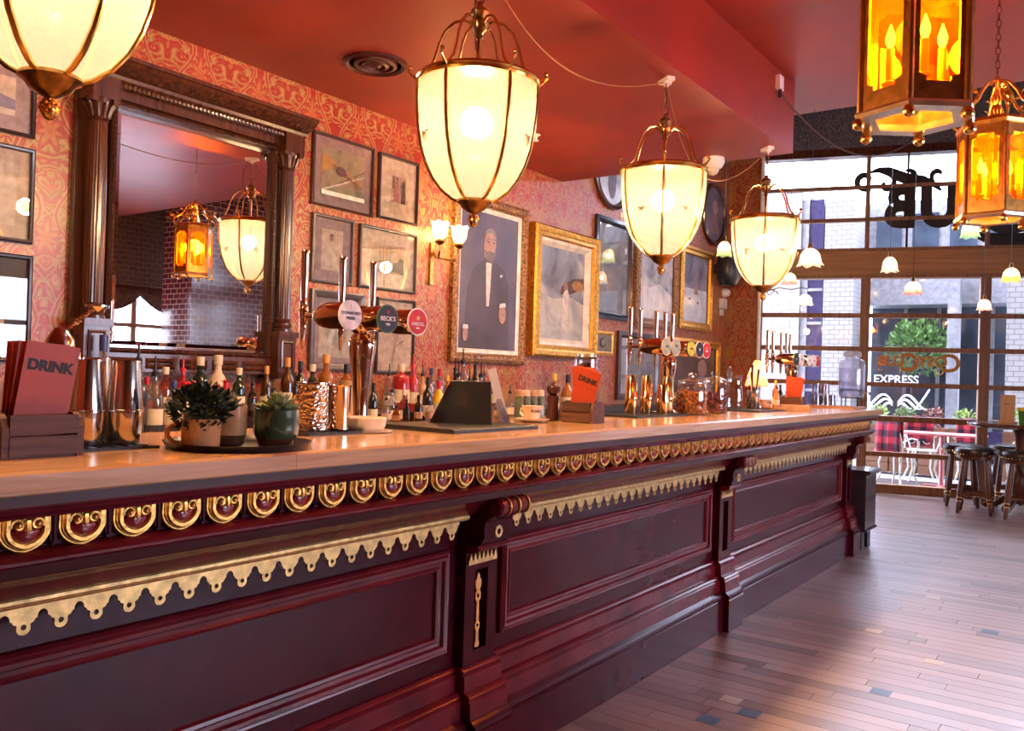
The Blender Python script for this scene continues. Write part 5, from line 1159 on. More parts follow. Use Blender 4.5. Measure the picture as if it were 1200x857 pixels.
nk = on_bar('napkin_stack', 'stack of folded tan napkins in front of the far menu box', 'napkins', -1.80, 5.79, .3)
for k in range(5): MB().obox((0, 0, .004 + k * .0075), .10 - k * .002, .075, .0036, Matrix.Rotation(.04 * (k % 3 - 1), 3, 'Z')).build('napkin', mat('tan_napkin', (.52, .32, .15), .8), nk, smooth=0)

M_BCLEAR = thin_glass('bottle_clear', (.80, .80, .80), .14, haze=.10, hazecol=(.9, .85, .8)); M_BDARK = mat('bottle_black_glass', (.012, .010, .010), .06, coat=.5); M_BGREEN = mat('bottle_green_glass', (.010, .022, .012), .06, coat=.5)
M_BBROWN = mat('bottle_brown_glass', (.055, .018, .006), .06, coat=.5); M_BAMBER = mat('amber_spirit', (.28, .085, .012), .07, coat=.5); M_BRED = mat('red_spirit', (.34, .012, .016), .08, coat=.5); M_BPINK = thin_glass('pink_spirit', (.80, .38, .32), .14, haze=.2, hazecol=(.8, .3, .25))
M_BSTONE = mat('stoneware', (.62, .48, .34), .35); M_BYEL = mat('yellow_liqueur', (.66, .38, .02), .12, coat=.4); M_BTAN = mat('tan_liqueur', (.44, .24, .11), .25)
M_LAB = mat('paper_label', (.70, .58, .44), .6); M_LABK = mat('dark_label', (.05, .03, .03), .5); M_LABR = mat('red_label', (.45, .05, .03), .5)
M_CAPR = mat('red_cap', (.50, .015, .02), .3); M_CAPB = mat('blue_cap', (.03, .04, .16), .3); M_CAPW = mat('pale_cork', (.66, .52, .38), .5); M_CAPO = mat('orange_capsule', (.60, .27, .05), .35); M_CAPK = M_BLACK; M_CAPY = mat('yellow_cap', (.70, .42, .03), .35)
SH_WINE = [(.001, .004), (.030, 0), (.034, .006), (.035, .10), (.035, .17), (.030, .20), (.016, .225), (.0125, .24), (.0125, .30)]
SH_SPIRIT = [(.001, .004), (.034, 0), (.038, .006), (.038, .16), (.034, .185), (.018, .21), (.0135, .225), (.0135, .275)]
SH_ROUND = [(.001, .004), (.030, 0), (.040, .02), (.045, .07), (.043, .13), (.030, .17), (.016, .19), (.0135, .205), (.0135, .25)]
SH_SQUARE = [(.001, .003), (.045, 0), (.047, .006), (.047, .17), (.042, .19), (.018, .205), (.015, .21), (.015, .245)]
KIND = {   # shape, glass, cap kind, cap material, label material, nominal height, text
 'dark_pour': (SH_WINE, M_BDARK, 'pour', M_CAPK, M_LABK, 'dark bottle with a long black pourer on the back bar'),
 'clear_pour': (SH_SPIRIT, M_BCLEAR, 'pour', M_CAPK, M_LAB, 'clear spirit bottle with a black pourer on the back bar'),
 'clear_blue': (SH_ROUND, M_BCLEAR, 'cap', M_CAPB, M_LAB, 'round clear bottle with a blue cap on the back bar'),
 'clear_red': (SH_SPIRIT, M_BCLEAR, 'cap', M_CAPR, M_LABR, 'clear bottle with a red cap on the back bar'),
 'pink_cork': (SH_SPIRIT, M_BPINK, 'cork', M_CAPW, M_LAB, 'pink bottle with a pale cork on the back bar'),
 'red_pour': (SH_SPIRIT, M_BRED, 'pour', M_CAPR, M_LAB, 'red bottle with a pourer on the back bar'),
 'green_cork': (SH_SPIRIT, M_BGREEN, 'cork', M_CAPW, M_LAB, 'dark green bottle with a pale cap on the back bar'),
 'stone': (SH_ROUND, M_BSTONE, 'cork', M_CAPW, M_LAB, 'cream stoneware bottle on the back bar'),
 'cognac': (SH_WINE, M_BBROWN, 'cap', M_CAPO, M_LAB, 'brown bottle with an orange capsule on the back bar'),
 'wine': (SH_WINE, M_BDARK, 'cap', M_CAPK, M_LAB, 'black wine bottle on the back bar'),
 'amber': (SH_SPIRIT, M_BAMBER, 'cork', M_CAPO, M_LAB, 'amber whisky bottle with a cork on the back bar'),
 'amber_dark': (SH_ROUND, M_BAMBER, 'cap', M_CAPK, M_LAB, 'round amber bottle with a dark cap on the back bar'),
 'redsquare': (SH_SQUARE, M_BRED, 'cork', M_CAPW, M_LAB, 'square red liqueur bottle with a cork on the back bar'),
 'yellow': (SH_ROUND, M_BYEL, 'cap', M_CAPR, M_LAB, 'round yellow liqueur bottle with a red cap on the back bar'),
 'tan': (SH_SPIRIT, M_BTAN, 'pour', M_CAPK, M_LAB, 'tan cream liqueur bottle with a pourer on the back bar'),
 'blue': (SH_WINE, M_BCLEAR, 'cap', M_CAPB, M_LAB, 'clear bottle with a navy cap on the back bar'),
 'gold': (SH_WINE, M_BAMBER, 'cap', M_CAPY, M_LAB, 'slim amber bottle with a yellow cap on the back bar'),
}
PARTS = {}
def bottle_parts(k):
    if k in PARTS: return PARTS[k]
    sh, gm, ck, cm, lm, _ = KIND[k]; top = sh[-1][1]; rn = sh[-1][0]; rb = max(r for r, z in sh)
    d = {'bottle': MB().lathe(sh, seg=18, cap=True).mesh('glass_body', gm)}
    d['label'] = MB().lathe([(rb + .0006, .05), (rb + .0008, .052), (rb + .0008, .118), (rb + .0006, .12)], seg=18, cap=False).mesh('label', lm)
    if ck == 'pour':
        d['cap'] = MB().lathe([(rn + .002, top - .012), (rn + .003, top + .008), (.007, top + .014), (.005, top + .03), (.004, top + .075), (.001, top + .078)], seg=12).mesh('pourer', cm); H = top + .078
    elif ck == 'cork': d['cap'] = MB().lathe([(rn + .001, top - .03), (rn + .004, top - .028), (rn + .005, top + .012), (.001, top + .014)], seg=14).mesh('cork', cm); H = top + .014
    else: d['cap'] = MB().lathe([(rn + .0015, top - .045), (rn + .002, top - .04), (rn + .002, top + .003), (.001, top + .005)], seg=14).mesh('cap', cm); H = top + .005
    PARTS[k] = (d, H); return PARTS[k]
def bottle(k, x, y, z, h, label=None, group=None):
    d, H = bottle_parts(k); s = h / H; sx = max(.72, min(1.15, s))
    zone = 'under the carved mirror' if y < 2.92 else 'behind the nearer beer taps' if y < 3.75 else 'left of the portrait' if y < 4.32 else 'under the portrait'
    t = thing('bottle', KIND[k][5] + ' ' + zone, 'bottle', (x, y, z), 0, 'bottles on the back bar ' + zone); t.scale = (sx, sx, s)
    put('glass_body', d['bottle'], t); put('label', d['label'], t); put('pourer' if KIND[k][2] == 'pour' else 'cap', d['cap'], t)
RX, FX, RZ, FZ = -3.58, -3.38, 1.06, 1.0
for k, row, y, zt in [('clear_blue', 'r', 1.963, 1.43), ('dark_pour', 'f', 2.007, 1.404), ('clear_pour', 'f', 2.085, 1.344), ('clear_blue', 'f', 2.175, 1.239), ('clear_red', 'r', 2.17, 1.25), ('pink_cork', 'r', 2.262, 1.297), ('red_pour', 'r', 2.35, 1.347), ('green_cork', 'r', 2.442, 1.35),
     ('stone', 'r', 2.54, 1.362), ('green_cork', 'r', 2.662, 1.302), ('dark_pour', 'r', 2.745, 1.26), ('cognac', 'r', 2.83, 1.316), ('cognac', 'r', 2.965, 1.363), ('clear_red', 'f', 2.443, 1.239), ('wine', 'r', 3.05, 1.348), ('green_cork', 'r', 3.135, 1.333), ('amber', 'r', 3.23, 1.39), ('amber_dark', 'r', 3.384, 1.341),
     ('clear_pour', 'r', 3.73, 1.354), ('redsquare', 'r', 3.835, 1.355), ('red_pour', 'r', 3.94, 1.416), ('tan', 'r', 4.03, 1.355), ('blue', 'r', 4.112, 1.334), ('wine', 'f', 3.855, 1.278), ('yellow', 'f', 3.955, 1.258), ('clear_red', 'r', 4.195, 1.331), ('gold', 'r', 4.275, 1.29), ('dark_pour', 'r', 4.35, 1.401), ('clear_pour', 'r', 4.43, 1.471),
     ('clear_pour', 'f', 4.142, 1.38), ('dark_pour', 'r', 4.563, 1.433), ('dark_pour', 'f', 4.253, 1.338), ('clear_pour', 'f', 4.372, 1.379), ('amber_dark', 'f', 5.432, 1.319), ('gold', 'f', 5.25, 1.324), ('clear_pour', 'f', 5.55, 1.30), ('wine', 'f', 3.40, 1.24), ('clear_pour', 'f', 3.55, 1.25), ('pink_cork', 'f', 3.65, 1.20), ('tan', 'f', 3.30, 1.22), ('amber_dark', 'f', 2.85, 1.22), ('wine', 'f', 2.72, 1.21), ('clear_pour', 'f', 3.05, 1.22), ('dark_pour', 'r', 4.66, 1.36), ('blue', 'r', 4.78, 1.33), ('clear_pour', 'r', 1.75, 1.36), ('wine', 'r', 1.62, 1.33), ('cognac', 'r', 1.85, 1.35)]:
    bottle(k, RX if row == 'r' else FX, y, RZ if row == 'r' else FZ, zt - (RZ if row == 'r' else FZ))
MINI = 'small spirit bottle standing on the worktop behind the till'
for k, y, zt in (('clear_pour', 2.214, 1.236), ('amber_dark', 2.268, 1.19), ('dark_pour', 2.32, 1.228), ('wine', 2.385, 1.226), ('clear_blue', 2.45, 1.204)):
    d, H = bottle_parts(k); t = thing('bottle', MINI + (' with a dark pourer' if k.endswith('pour') else ''), 'bottle', (-2.135, y, ZT), 0, 'small bottles behind the till'); s = (zt - ZT) / H; t.scale = (s * 1.3, s * 1.3, s)
    for nm, q in (('glass_body', 'bottle'), ('label', 'label'), ('cap', 'cap')): put(nm, d[q], t)
for k, x, y, zt, lab in (('clear_pour', -2.13, 2.87, 1.236, 'little clear bottle with a pourer behind the coffee cup'), ('clear_pour', -2.13, 2.96, 1.268, 'little clear bottle with a pourer behind the coffee cup')):
    d, H = bottle_parts(k); t = thing('bottle', lab, 'bottle', (x, y, ZT), 0, 'little pourer bottles behind the cup'); s = (zt - ZT) / H; t.scale = (s * 1.2, s * 1.2, s)
    for nm, q in (('glass_body', 'bottle'), ('label', 'label'), ('pourer', 'cap')): put(nm, d[q], t)
for i, y in enumerate((3.03, 3.085, 3.142, 3.197)):
    t = on_bar('spice_bottle', 'small green bottle with a tan cap between the coffee cup and the mill', 'bottle', -2.13, y, 0, 'small capped bottles behind the cup')
    MB().lathe([(.018, 0), (.021, .003), (.021, .07), (.014, .09), (.012, .098)], seg=14).build('glass_body', mat('grey_green_glass', (.12, .15, .12), .1), t); MB().lathe([(.014, .095), (.0165, .097), (.0165, .122), (.001, .124)], seg=14).build('cap', M_CAPW if i % 2 else mat('tan_cap', (.5, .3, .16), .5), t)
for (x, y, k, hh) in ((-2.0, 6.02, 'tan', .19), (-2.05, 6.14, 'gold', .2), (-2.10, 6.40, 'wine', .17)):
    d, H = bottle_parts(k); t = thing('bottle', 'small %s sauce bottle on the worktop by the far menu box' % {'tan': 'tan', 'gold': 'amber', 'wine': 'black'}[k], 'bottle', (x, y, ZT)); s = hh / H; t.scale = (s, s, s)
    for nm, q in (('glass_body', 'bottle'), ('label', 'label'), ('cap', 'cap')): put(nm, d[q], t)
# copper ball jar on the back bar, tan carton
cj = thing('storage_jar', 'tall clear jar with a copper globe inside on the back bar', 'jar', (-3.38, 5.70, 1.0))
MB().lathe([(.09, 0), (.10, .01), (.10, .44), (.085, .46), (.085, .48)], seg=28).build('jar', thin_glass('jar_glass', (.92, .92, .92), .12), cj); MB().ball((0, 0, .335), .085, 22, 12).build('copper_globe', mat('copper', (.5, .2, .09), .15, 1.0), cj); MB().lathe([(.02, .0), (.03, .24), (.02, .26)], seg=14).build('stem', M_COPPERCH, cj)
tb = thing('tan_beaker', 'tall plain tan beaker on the back bar', 'cup', (-3.36, 3.19, 1.0))
MB().lathe([(.038, 0), (.042, .004), (.05, .245), (.052, .25), (.048, .25), (.04, .02), (.001, .01)], seg=26, cap=False).build('body', mat('tan_paper', (.55, .30, .13), .5), tb)

# ---- cookie jars
def cookie_jar(x, y, r, h, fill, fl_, label):
    t = on_bar('cookie_jar', label, 'jar', x, y)
    JG = thin_glass('jar_glass', (.92, .92, .92), .12)
    MB().lathe([(r * .80, 0), (r * .92, .006), (r, .03), (r, h * .62), (r * .92, h * .72), (r * .84, h * .75), (r * .84, h * .78)], seg=36).build('glass_body', JG, t)
    MB().lathe([(r * .93, h * .775), (r * .95, h * .785), (r * .93, h * .80), (r * .60, h * .85), (r * .18, h * .875), (r * .12, h * .89), (r * .24, h * .92), (r * .28, h * .955), (r * .20, h * .99), (.001, h)], seg=30).build('lid', JG, t)
    rr = random.Random(int(x * 1000)); mb = MB()
    for _ in range(520):
        a = rr.uniform(0, 2 * PI); q = r * .93 * math.sqrt(rr.uniform(.35, 1)); z = rr.uniform(.012, h * fl_)
        mb.obox((q * math.cos(a), q * math.sin(a), z), .008, .006, .005, Matrix.Rotation(rr.uniform(0, 3), 3, 'Z') @ Matrix.Rotation(rr.uniform(0, 3), 3, 'X'))
    mb.lathe([(r * .6, .008), (r * .8, .02), (r * .8, h * fl_ * .95), (.001, h * fl_)], seg=20)
    f = mb.build('contents', fill, t, smooth=0); f['kind'] = 'stuff'
cookie_jar(-1.895, 4.315, .083, .225, mat('snack_mix', (.46, .17, .03), .7, noise=.45, scale=60), .56, 'lidded glass jar full of golden snacks')
cookie_jar(-1.925, 4.70, .075, .24, mat('dried_chilli', (.16, .025, .015), .6, noise=.5, scale=50), .50, 'lidded glass jar of dark red dried fruit')
# ---- jug, utensils on the far mat
jg = on_bar('water_jug', 'clear glass water jug with a handle on the black mat', 'jug', -2.06, 5.36, 0, None, .010)
CG = thin_glass('thin_clear', (.90, .90, .92), .14)
MB().lathe([(.05, 0), (.055, .006), (.06, .08), (.05, .15), (.045, .19), (.052, .215)], seg=26).build('body', CG, jg); MB().tube([(-.045, -.02, .18), (-.09, -.04, .17), (-.095, -.045, .10), (-.055, -.03, .06)], .007, 8).build('handle', CG, jg)
ut = on_bar('utensil_tin', 'steel tin of black handled bar tools on the black mat', 'tin', -1.99, 5.52, 0, None, .010)
MB().lathe([(.04, 0), (.042, .004), (.044, .12), (.041, .12), (.04, .01), (.001, .008)], seg=24, cap=False).build('tin', M_STEEL, ut)
for k, (a, b, h) in enumerate(((.015, .01, .26), (-.015, .015, .24), (.0, -.02, .29), (-.02, -.01, .22))): MB().tube([(a * .5, b * .5, .01), (a * 1.2, b * 1.2, h * .6), (a * 1.8, b * 1.8, h)], [.004, .005, .009], 8).build('tool', M_BLACK if k % 2 == 0 else M_CHROME, ut)
st = on_bar('mesh_strainer', 'round wire strainer propped on the far bar mat', 'strainer', -2.14, 5.48, 0, None, .010)
MB().tube([(.0, .05 * math.cos(a), .22 + .05 * math.sin(a)) for a in [2 * PI * i / 24 for i in range(24)]], .003, 6, closed=True).build('hoop', M_CHROME, st)
MB().add([(-.02 * (1 - (r_ / .05) ** 2), r_ * math.cos(2 * PI * k / 20), .22 + r_ * math.sin(2 * PI * k / 20)) for r_ in (.049, .035, .018) for k in range(20)] + [(-.02, 0, .22)], [(j * 20 + k, j * 20 + (k + 1) % 20, (j + 1) * 20 + (k + 1) % 20, (j + 1) * 20 + k) for j in range(2) for k in range(20)] + [(40 + k, 40 + (k + 1) % 20, 60) for k in range(20)]).build('mesh_bowl', mat('wire_mesh', (.25, .18, .12), .4, .8), st)
MB().tube([(0, 0, .17), (0, .0, .0)], .004, 6).build('handle', M_CHROME, st)
tl = on_bar('table_lamp', 'little table lamp with a draped pink fabric shade near the corner', 'lamp', -2.14, 6.0); tl.scale = (.8, .8, .85)
MB().lathe([(.04, 0), (.045, .006), (.015, .02), (.010, .05), (.014, .10), (.009, .14)], seg=18).build('base', M_DBRASS, tl)
P = []; seg = 30
for r_, z_ in ((.022, .40), (.03, .39), (.055, .33), (.075, .27), (.092, .215), (.10, .185)):
    for k in range(seg): a = 2 * PI * k / seg; q = r_ * (1 + .07 * math.sin(8 * a) * (r_ > .04)); P.append((q * math.cos(a), q * math.sin(a), z_ - .012 * math.sin(8 * a) * (r_ > .09)))
MB().add(P, [(i * seg + k, i * seg + (k + 1) % seg, (i + 1) * seg + (k + 1) % seg, (i + 1) * seg + k) for i in range(5) for k in range(seg)]).build('shade', frosted('pink_fabric', (.95, .48, .32), .1, 0.0), tl, smooth=60)
MB().lathe([(.006, .13), (.006, .40), (.012, .41), (.001, .43)], seg=10).build('stem', M_DBRASS, tl); lamp_light('table_light', tl, (0, 0.03, .28), 2.0, (1, .5, .2), .02)
# ---- dispenser, glasses, board at the street end
bd = on_bar('serving_board', 'thin oak serving board at the street end of the worktop', 'board', -1.86, 6.98)
MB().exy([(-.19, 0), (.19, 0), (.195, .006), (.19, .016), (-.19, .016)], -.17, .18).build('board', wood('board_oak', (.36, .15, .05), (.55, .27, .11), 0, .35), bd, smooth=0)
wd_ = on_bar('water_dispenser', 'large square-shouldered glass water dispenser on a black wire stand', 'dispenser', -1.745, 7.04, 0, None, .016)
for k in range(4): a = PI / 4 + k * PI / 2; MB().tube([(.085 * math.cos(a), .085 * math.sin(a), 0), (.085 * math.cos(a), .085 * math.sin(a), .13)], .005, 6).build('stand_leg', M_BLACK, wd_)
MB().tube([(.088 * math.cos(2 * PI * i / 24), .088 * math.sin(2 * PI * i / 24), .13) for i in range(24)], .005, 6, closed=True).build('stand_ring', M_BLACK, wd_)
MB().tube([(.088 * math.cos(2 * PI * i / 24), .088 * math.sin(2 * PI * i / 24), .065) for i in range(24)], .004, 6, closed=True).build('stand_ring', M_BLACK, wd_)
MB().lathe([(.08, .07), (.092, .078), (.098, .11), (.100, .33), (.094, .355), (.07, .372), (.055, .376), (.055, .39)], seg=30).build('jar', thin_glass('dispenser_glass', (.88, .89, .95), .12, haze=.22, hazecol=(.9, .92, 1)), wd_)
MB().lathe([(.060, .388), (.066, .392), (.066, .415), (.058, .43), (.03, .435), (.001, .436)], seg=26).build('lid', thin_glass('lid_glass', (.75, .70, .68), .15, haze=.3, hazecol=(.8, .72, .66)), wd_)
MB().lathe([(.092, .08), (.096, .30), (.001, .301)], seg=28).build('water', thin_glass('water', (.86, .88, .96), .04, haze=.25, hazecol=(.86, .88, 1)), wd_)
MB().tube([(.098, 0, .11), (.13, 0, .11), (.135, 0, .09)], .010, 8).build('spigot', M_CHROME, wd_)
gp = MB().lathe([(.026, 0), (.029, .002), (.033, .085), (.031, .085), (.027, .006), (.001, .005)], seg=18, cap=False).mesh('tumbler', CG)
for k, (x, y, z) in enumerate([(-1.97, 6.88, 0), (-1.90, 6.88, 0), (-2.02, 6.95, 0), (-1.95, 6.96, 0), (-1.88, 6.96, 0), (-1.98, 6.90, .088), (-1.91, 6.90, .088), (-1.95, 6.98, .088), (-1.90, 7.05, 0), (-1.97, 7.05, 0)]):
    t = on_bar('glass_tumbler', 'clear glass tumbler upside down beside the water dispenser', 'glass', x, y, 0, 'stacked tumblers by the dispenser', .016 + z); o = put('glass_body', gp, t, (0, 0, .0855), (PI, 0, 0))
sp_ = on_bar('potted_sprig', 'small pale green sprig behind the far menu box', 'plant', -2.13, 6.72)
leaf_cloud(70, (0, 0, .075), .04, .026, 8).build('foliage', mat('pale_leaf', (.30, .38, .14), .5), sp_, smooth=0)['kind'] = 'stuff'; MB().lathe([(.02, 0), (.028, .04), (.025, .04), (.001, .03)], seg=14).build('pot', M_WHITE, sp_)
# ================================================================== STOOLS AND HIGH TABLE
M_LEATHER = mat('dark_leather', (.018, .010, .010), .3, noise=.2, bump=.15, bscale=120)
def make_stool():
    t = thing('bar_stool', 'stool', 'stool', (0, 0, 0), 0, 'round leather stools at the high table')
    MB().lathe([(.16, .60), (.195, .605), (.207, .625), (.207, .65), (.195, .675), (.15, .688), (.001, .692)], seg=30).build('seat', M_LEATHER, t)
    mb = MB()
    for k in range(36): a = 2 * PI * k / 36; mb.ball((.206 * math.cos(a), .206 * math.sin(a), .618), .0065, 6, 4)
    mb.build('nail_trim', M_BRASS, t)
    MB().lathe([(.17, .565), (.18, .57), (.18, .602), (.17, .602)], seg=26).build('seat_rail', M_STOOLWOOD, t)
    tops = []
    for k in range(4):
        a = PI / 4 + k * PI / 2; u = Vector((math.cos(a), math.sin(a), 0)); top = u * .14 + Vector((0, 0, .58)); bot = u * .215
        ax = (top - bot); L = ax.length; M3 = Vector((0, 0, 1)).rotation_difference(ax.normalized()).to_matrix()
        l = MB().lathe([(.014, 0), (.018, .02), (.024, .10), (.016, .13), (.027, .15), (.022, .165), (.026, .19), (.030, .24), (.027, .40), (.022, L)], bot, 14, M3=M3).build('leg', M_STOOLWOOD, t)
        for z in (.128, .165): MB().lathe([(.019, z - .006), (.0265, z - .004), (.0265, z + .004), (.019, z + .006)], bot, 14, M3=M3).build('gilt_band', M_GOLD, l)
        tops.append(bot + ax * (.21 / L))
    for k in range(4):
        p, q = tops[k], tops[(k + 1) % 4]; MB().tube([p, p.lerp(q, .3), p.lerp(q, .5), p.lerp(q, .7), q], [.013, .016, .019, .016, .013], 8).build('stretcher', M_STOOLWOOD, t)
    return t
st0 = make_stool()
for i, (x, y, rz, lab) in enumerate([(-1.24, 10.12, .05, 'dark leather bar stool standing out in front of the high table'), (-1.44, 10.62, .2, 'dark leather bar stool half behind another, closest to the end of the bar'), (-.80, 9.98, .1, 'dark leather bar stool at the edge of the high table, under the green bucket'), (-1.02, 11.0, .3, 'dark leather bar stool between the high table and the street window')]):
    o = st0 if i == 0 else copy_tree(st0); o.location = (x, y, 0); o.rotation_euler = (0, 0, rz); o['label'] = lab
tb = thing('high_table', 'round dark wooden high table on a carved pedestal among the stools', 'table', (-.88, 10.50, 0))
MB().lathe([(.30, .885), (.47, .90), (.50, .915), (.505, .93), (.50, .945), (.001, .946)], seg=48).build('table_top', wood('table_wood', (.05, .018, .01), (.14, .055, .028), 0, .2, 30, coat=.4), tb)
MB().lathe([(.09, .10), (.10, .14), (.06, .18), (.075, .24), (.095, .32), (.07, .40), (.04, .46), (.05, .50), (.036, .56), (.05, .80), (.08, .88), (.20, .889)], seg=24).build('pedestal', M_STOOLWOOD, tb)
MB().lathe([(.062, .175), (.068, .18), (.062, .19)], seg=24).build('gilt_band', M_GOLD, tb)
for k in range(4):
    a = PI / 4 + k * PI / 2 + .5; pts = [(r * math.cos(a), r * math.sin(a), z) for r, z in ((.06, .17), (.13, .15), (.20, .09), (.27, .045), (.33, .04), (.365, .06), (.36, .09), (.335, .092), (.33, .07))]
    f_ = MB().tube(pts, [.04, .038, .034, .03, .028, .022, .018, .014, .010], 10).build('scroll_foot', M_STOOLWOOD, tb); MB().lathe([(.001, -.03), (.014, -.03), (.014, .03), (.001, .03)], (.345 * math.cos(a), .345 * math.sin(a), .068), 12, M3=Matrix.Rotation(a, 3, 'Z') @ Matrix.Rotation(PI / 2, 3, 'X')).build('gilt_boss', M_GOLD, f_)
mc = thing('menu_block', 'tall light wooden menu block standing on the high table', 'menu', (-1.0, 10.48, .946), -.5)
MB().box(-.075, .075, -.012, .012, 0, .30).build('board', wood('pale_ply', (.42, .24, .11), (.58, .36, .18), 2, .5), mc, smooth=0); MB().box(-.085, .085, -.04, .04, 0, .02).build('foot', MATS['pale_ply'], mc, smooth=0); MB().box(-.03, .03, -.0135, -.012, .20, .206).build('print_line', M_INK, mc, smooth=0)
bk = thing('cutlery_bucket', 'small green tin bucket with a yellow rim on the high table', 'bucket', (-.80, 10.33, .946), .1)
MB().add([(sx * w, sy * w * .8, z) for z, w in ((0, .078), (.15, .095)) for sx, sy in ((-1, -1), (1, -1), (1, 1), (-1, 1))], [(0, 1, 5, 4), (1, 2, 6, 5), (2, 3, 7, 6), (3, 0, 4, 7), (3, 2, 1, 0)]).build('bucket', mat('green_tin', (.03, .20, .04), .35), bk, smooth=0)
mb = MB()
for sx, sy, a, b in ((0, -1, .098, .004), (0, 1, .098, .004)): mb.box(-.099, .099, sy * .078 - .004, sy * .078 + .004, .14, .175)
for s in (-1, 1): mb.box(s * .097 - .004, s * .097 + .004, -.08, .08, .14, .165)
mb.build('rim', mat('yellow_rim', (.55, .50, .05), .4), bk, smooth=0)

# ================================================================== OUTSIDE
M_PAVE = mat('pale_paving', (.34, .335, .33), .7, noise=.1, scale=3); M_TILEW = mat('white_glazed_tile', (.36, .355, .35), .25, noise=.04); M_GROUT = mat('grey_grout', (.13, .125, .13), .8)
M_NAVY = mat('navy_cladding', (.035, .03, .085), .3); M_PGREY = mat('pale_grey_cladding', (.27, .275, .30), .5); M_SHOP = mat('dark_shop_glass', (.05, .07, .10), .08, noise=.3, scale=1.2); M_WTILE = brick_mat('small_white_tile', (.36, .355, .35), (.32, .315, .31), (.17, .165, .17), 3.0, .3)
gp_ = struct('ground_street', MB().box(-14, 10, 10.9, 30, -.2, -.02), M_PAVE)
# white-tiled pier opposite
pr_ = thing('tiled_pier', 'pier of large white glazed tiles across the street', 'pier', (-5.6, 15.5, 0)); MB().box(0, .82, .012, .8, 0, 4.75).build('core', M_GROUT, pr_, smooth=0)
tm_ = MB().box(0, .318, 0, .02, 0, .158).mesh('tile', M_TILEW, 0); th_ = MB().box(0, .155, 0, .02, 0, .158).mesh('tile', M_TILEW, 0)
for r_ in range(29):
    for c_ in range(3):
        if r_ % 2 == 0:
            if c_ < 2: put('tile', tm_, pr_, (.005 + c_ * .325, 0, .004 + r_ * .163))
            else: put('tile', th_, pr_, (.655, 0, .004 + r_ * .163))
        else:
            if c_ == 0: put('tile', th_, pr_, (.005, 0, .004 + r_ * .163))
            else: put('tile', tm_, pr_, (.167 + (c_ - 1) * .325, 0, .004 + r_ * .163))
bl_ = thing('shop_building', 'pale shop building with tiled piers and dark glazing across the street', 'building', (0, 15.5, 0))
def bpart(name, x0, x1, y0, y1, z0, z1, m): return MB().box(x0, x1, y0, y1, z0, z1).build(name, m, bl_, smooth=0)
bpart('corner_strip', -4.78, -4.67, .05, .8, 0, 4.6, M_PGREY); bpart('navy_pilaster', -4.67, -4.41, .08, .8, 0, 4.6, M_NAVY)
for z in (1.15, 1.72, 2.35, 2.95, 3.6): bpart('cross_strip', -4.67, -4.41, .06, .09, z, z + .05, M_PGREY)
bpart('tiled_pier', -4.37, -3.86, .0, .8, 0, 4.55, M_WTILE); bpart('tiled_pier', -1.53, -.55, .0, .8, 0, 4.5, M_WTILE); bpart('tiled_pier', 2.2, 3.2, 0, .8, 0, 4.5, M_WTILE)
bpart('grey_post', -2.42, -2.24, .3, .5, 0, 3.2, M_PGREY)
bpart('shop_front', -3.86, -1.53, 1.4, 1.5, 0, 2.75, M_SHOP); bpart('shop_front', -.55, 6, 1.4, 1.5, 0, 2.75, M_SHOP)
bpart('fascia', -3.86, 6, .6, 1.5, 2.72, 3.45, M_PGREY); bpart('upper_wall', -9, 8, .9, 1.6, 3.45, 4.6, M_PGREY); bpart('side_wall', -9, -5.6, .6, 1.2, 0, 4.6, M_WTILE)
for x in (-3.3, -2.75, -1.9): bpart('shop_frame', x, x + .06, 1.36, 1.42, 0, 2.75, M_PGREY)
bpart('shop_sill', -3.86, -1.53, 1.2, 1.4, 0, .55, M_NAVY)
for x in (-3.7, -3.1, -2.5, -1.9, -.3, .5): bpart('upper_window', x, x + .42, .86, .9, 3.6, 4.35, M_SHOP)
M_LETW = mat('white_vinyl', (.85, .86, .88), .5)
sg = thing('shop_sign', 'white vinyl lettering and swirls on the shop window across the street', 'sign', (-3.12, 15.44, 0))
MB().box(-.56, .52, .0, .01, -.02, 2.0).build('glass_panel', thin_glass('sign_glass', (.8, .85, .9), .05), sg, smooth=0)
put('lettering', text_mesh('EXPRESS', .19, M_LETW, .003, .002), sg, (.0, -.012, 1.40), (PI / 2, 0, 0))
mb = MB()
for s in (-1, 1):
    c0 = .0
    for k, (w, h) in enumerate(((.5, .14), (.38, .09), (.22, .05))): mb.tube([(c0 + s * (.04 + w * t), 0, 1.02 + h * math.sin(t * 5.2) * (1 - .3 * t) - k * .03) for t in [i / 18 for i in range(19)]], [.008 + .014 * math.sin(PI * i / 18) for i in range(19)], 5)
mb.tube([(-.5 + .06 * i, 0, .72 + .012 * (i - 8) ** 2 * .55) for i in range(18)], .016, 5)
mb.build('swirls', M_LETW, sg, (0, -.014, 0))
tr_ = thing('tree_reflection', 'small leafy tree standing in for a reflection in the dark shop glazing', 'tree', (-3.0, 16.25, -.02))  # solid tree modelled in place of greenery reflected by the shop glass
MB().tube([(0, 0, 0), (.02, 0, .8), (-.02, 0, 1.5), (.03, 0, 2.0)], [.05, .04, .035, .02], 8).build('trunk', M_CRATE, tr_)
leaf_cloud(900, (.1, 0, 2.0), .52, .11, 11, .9).build('foliage', mat('tree_leaf', (.16, .30, .09), .6, noise=.3), tr_, smooth=0)['kind'] = 'stuff'
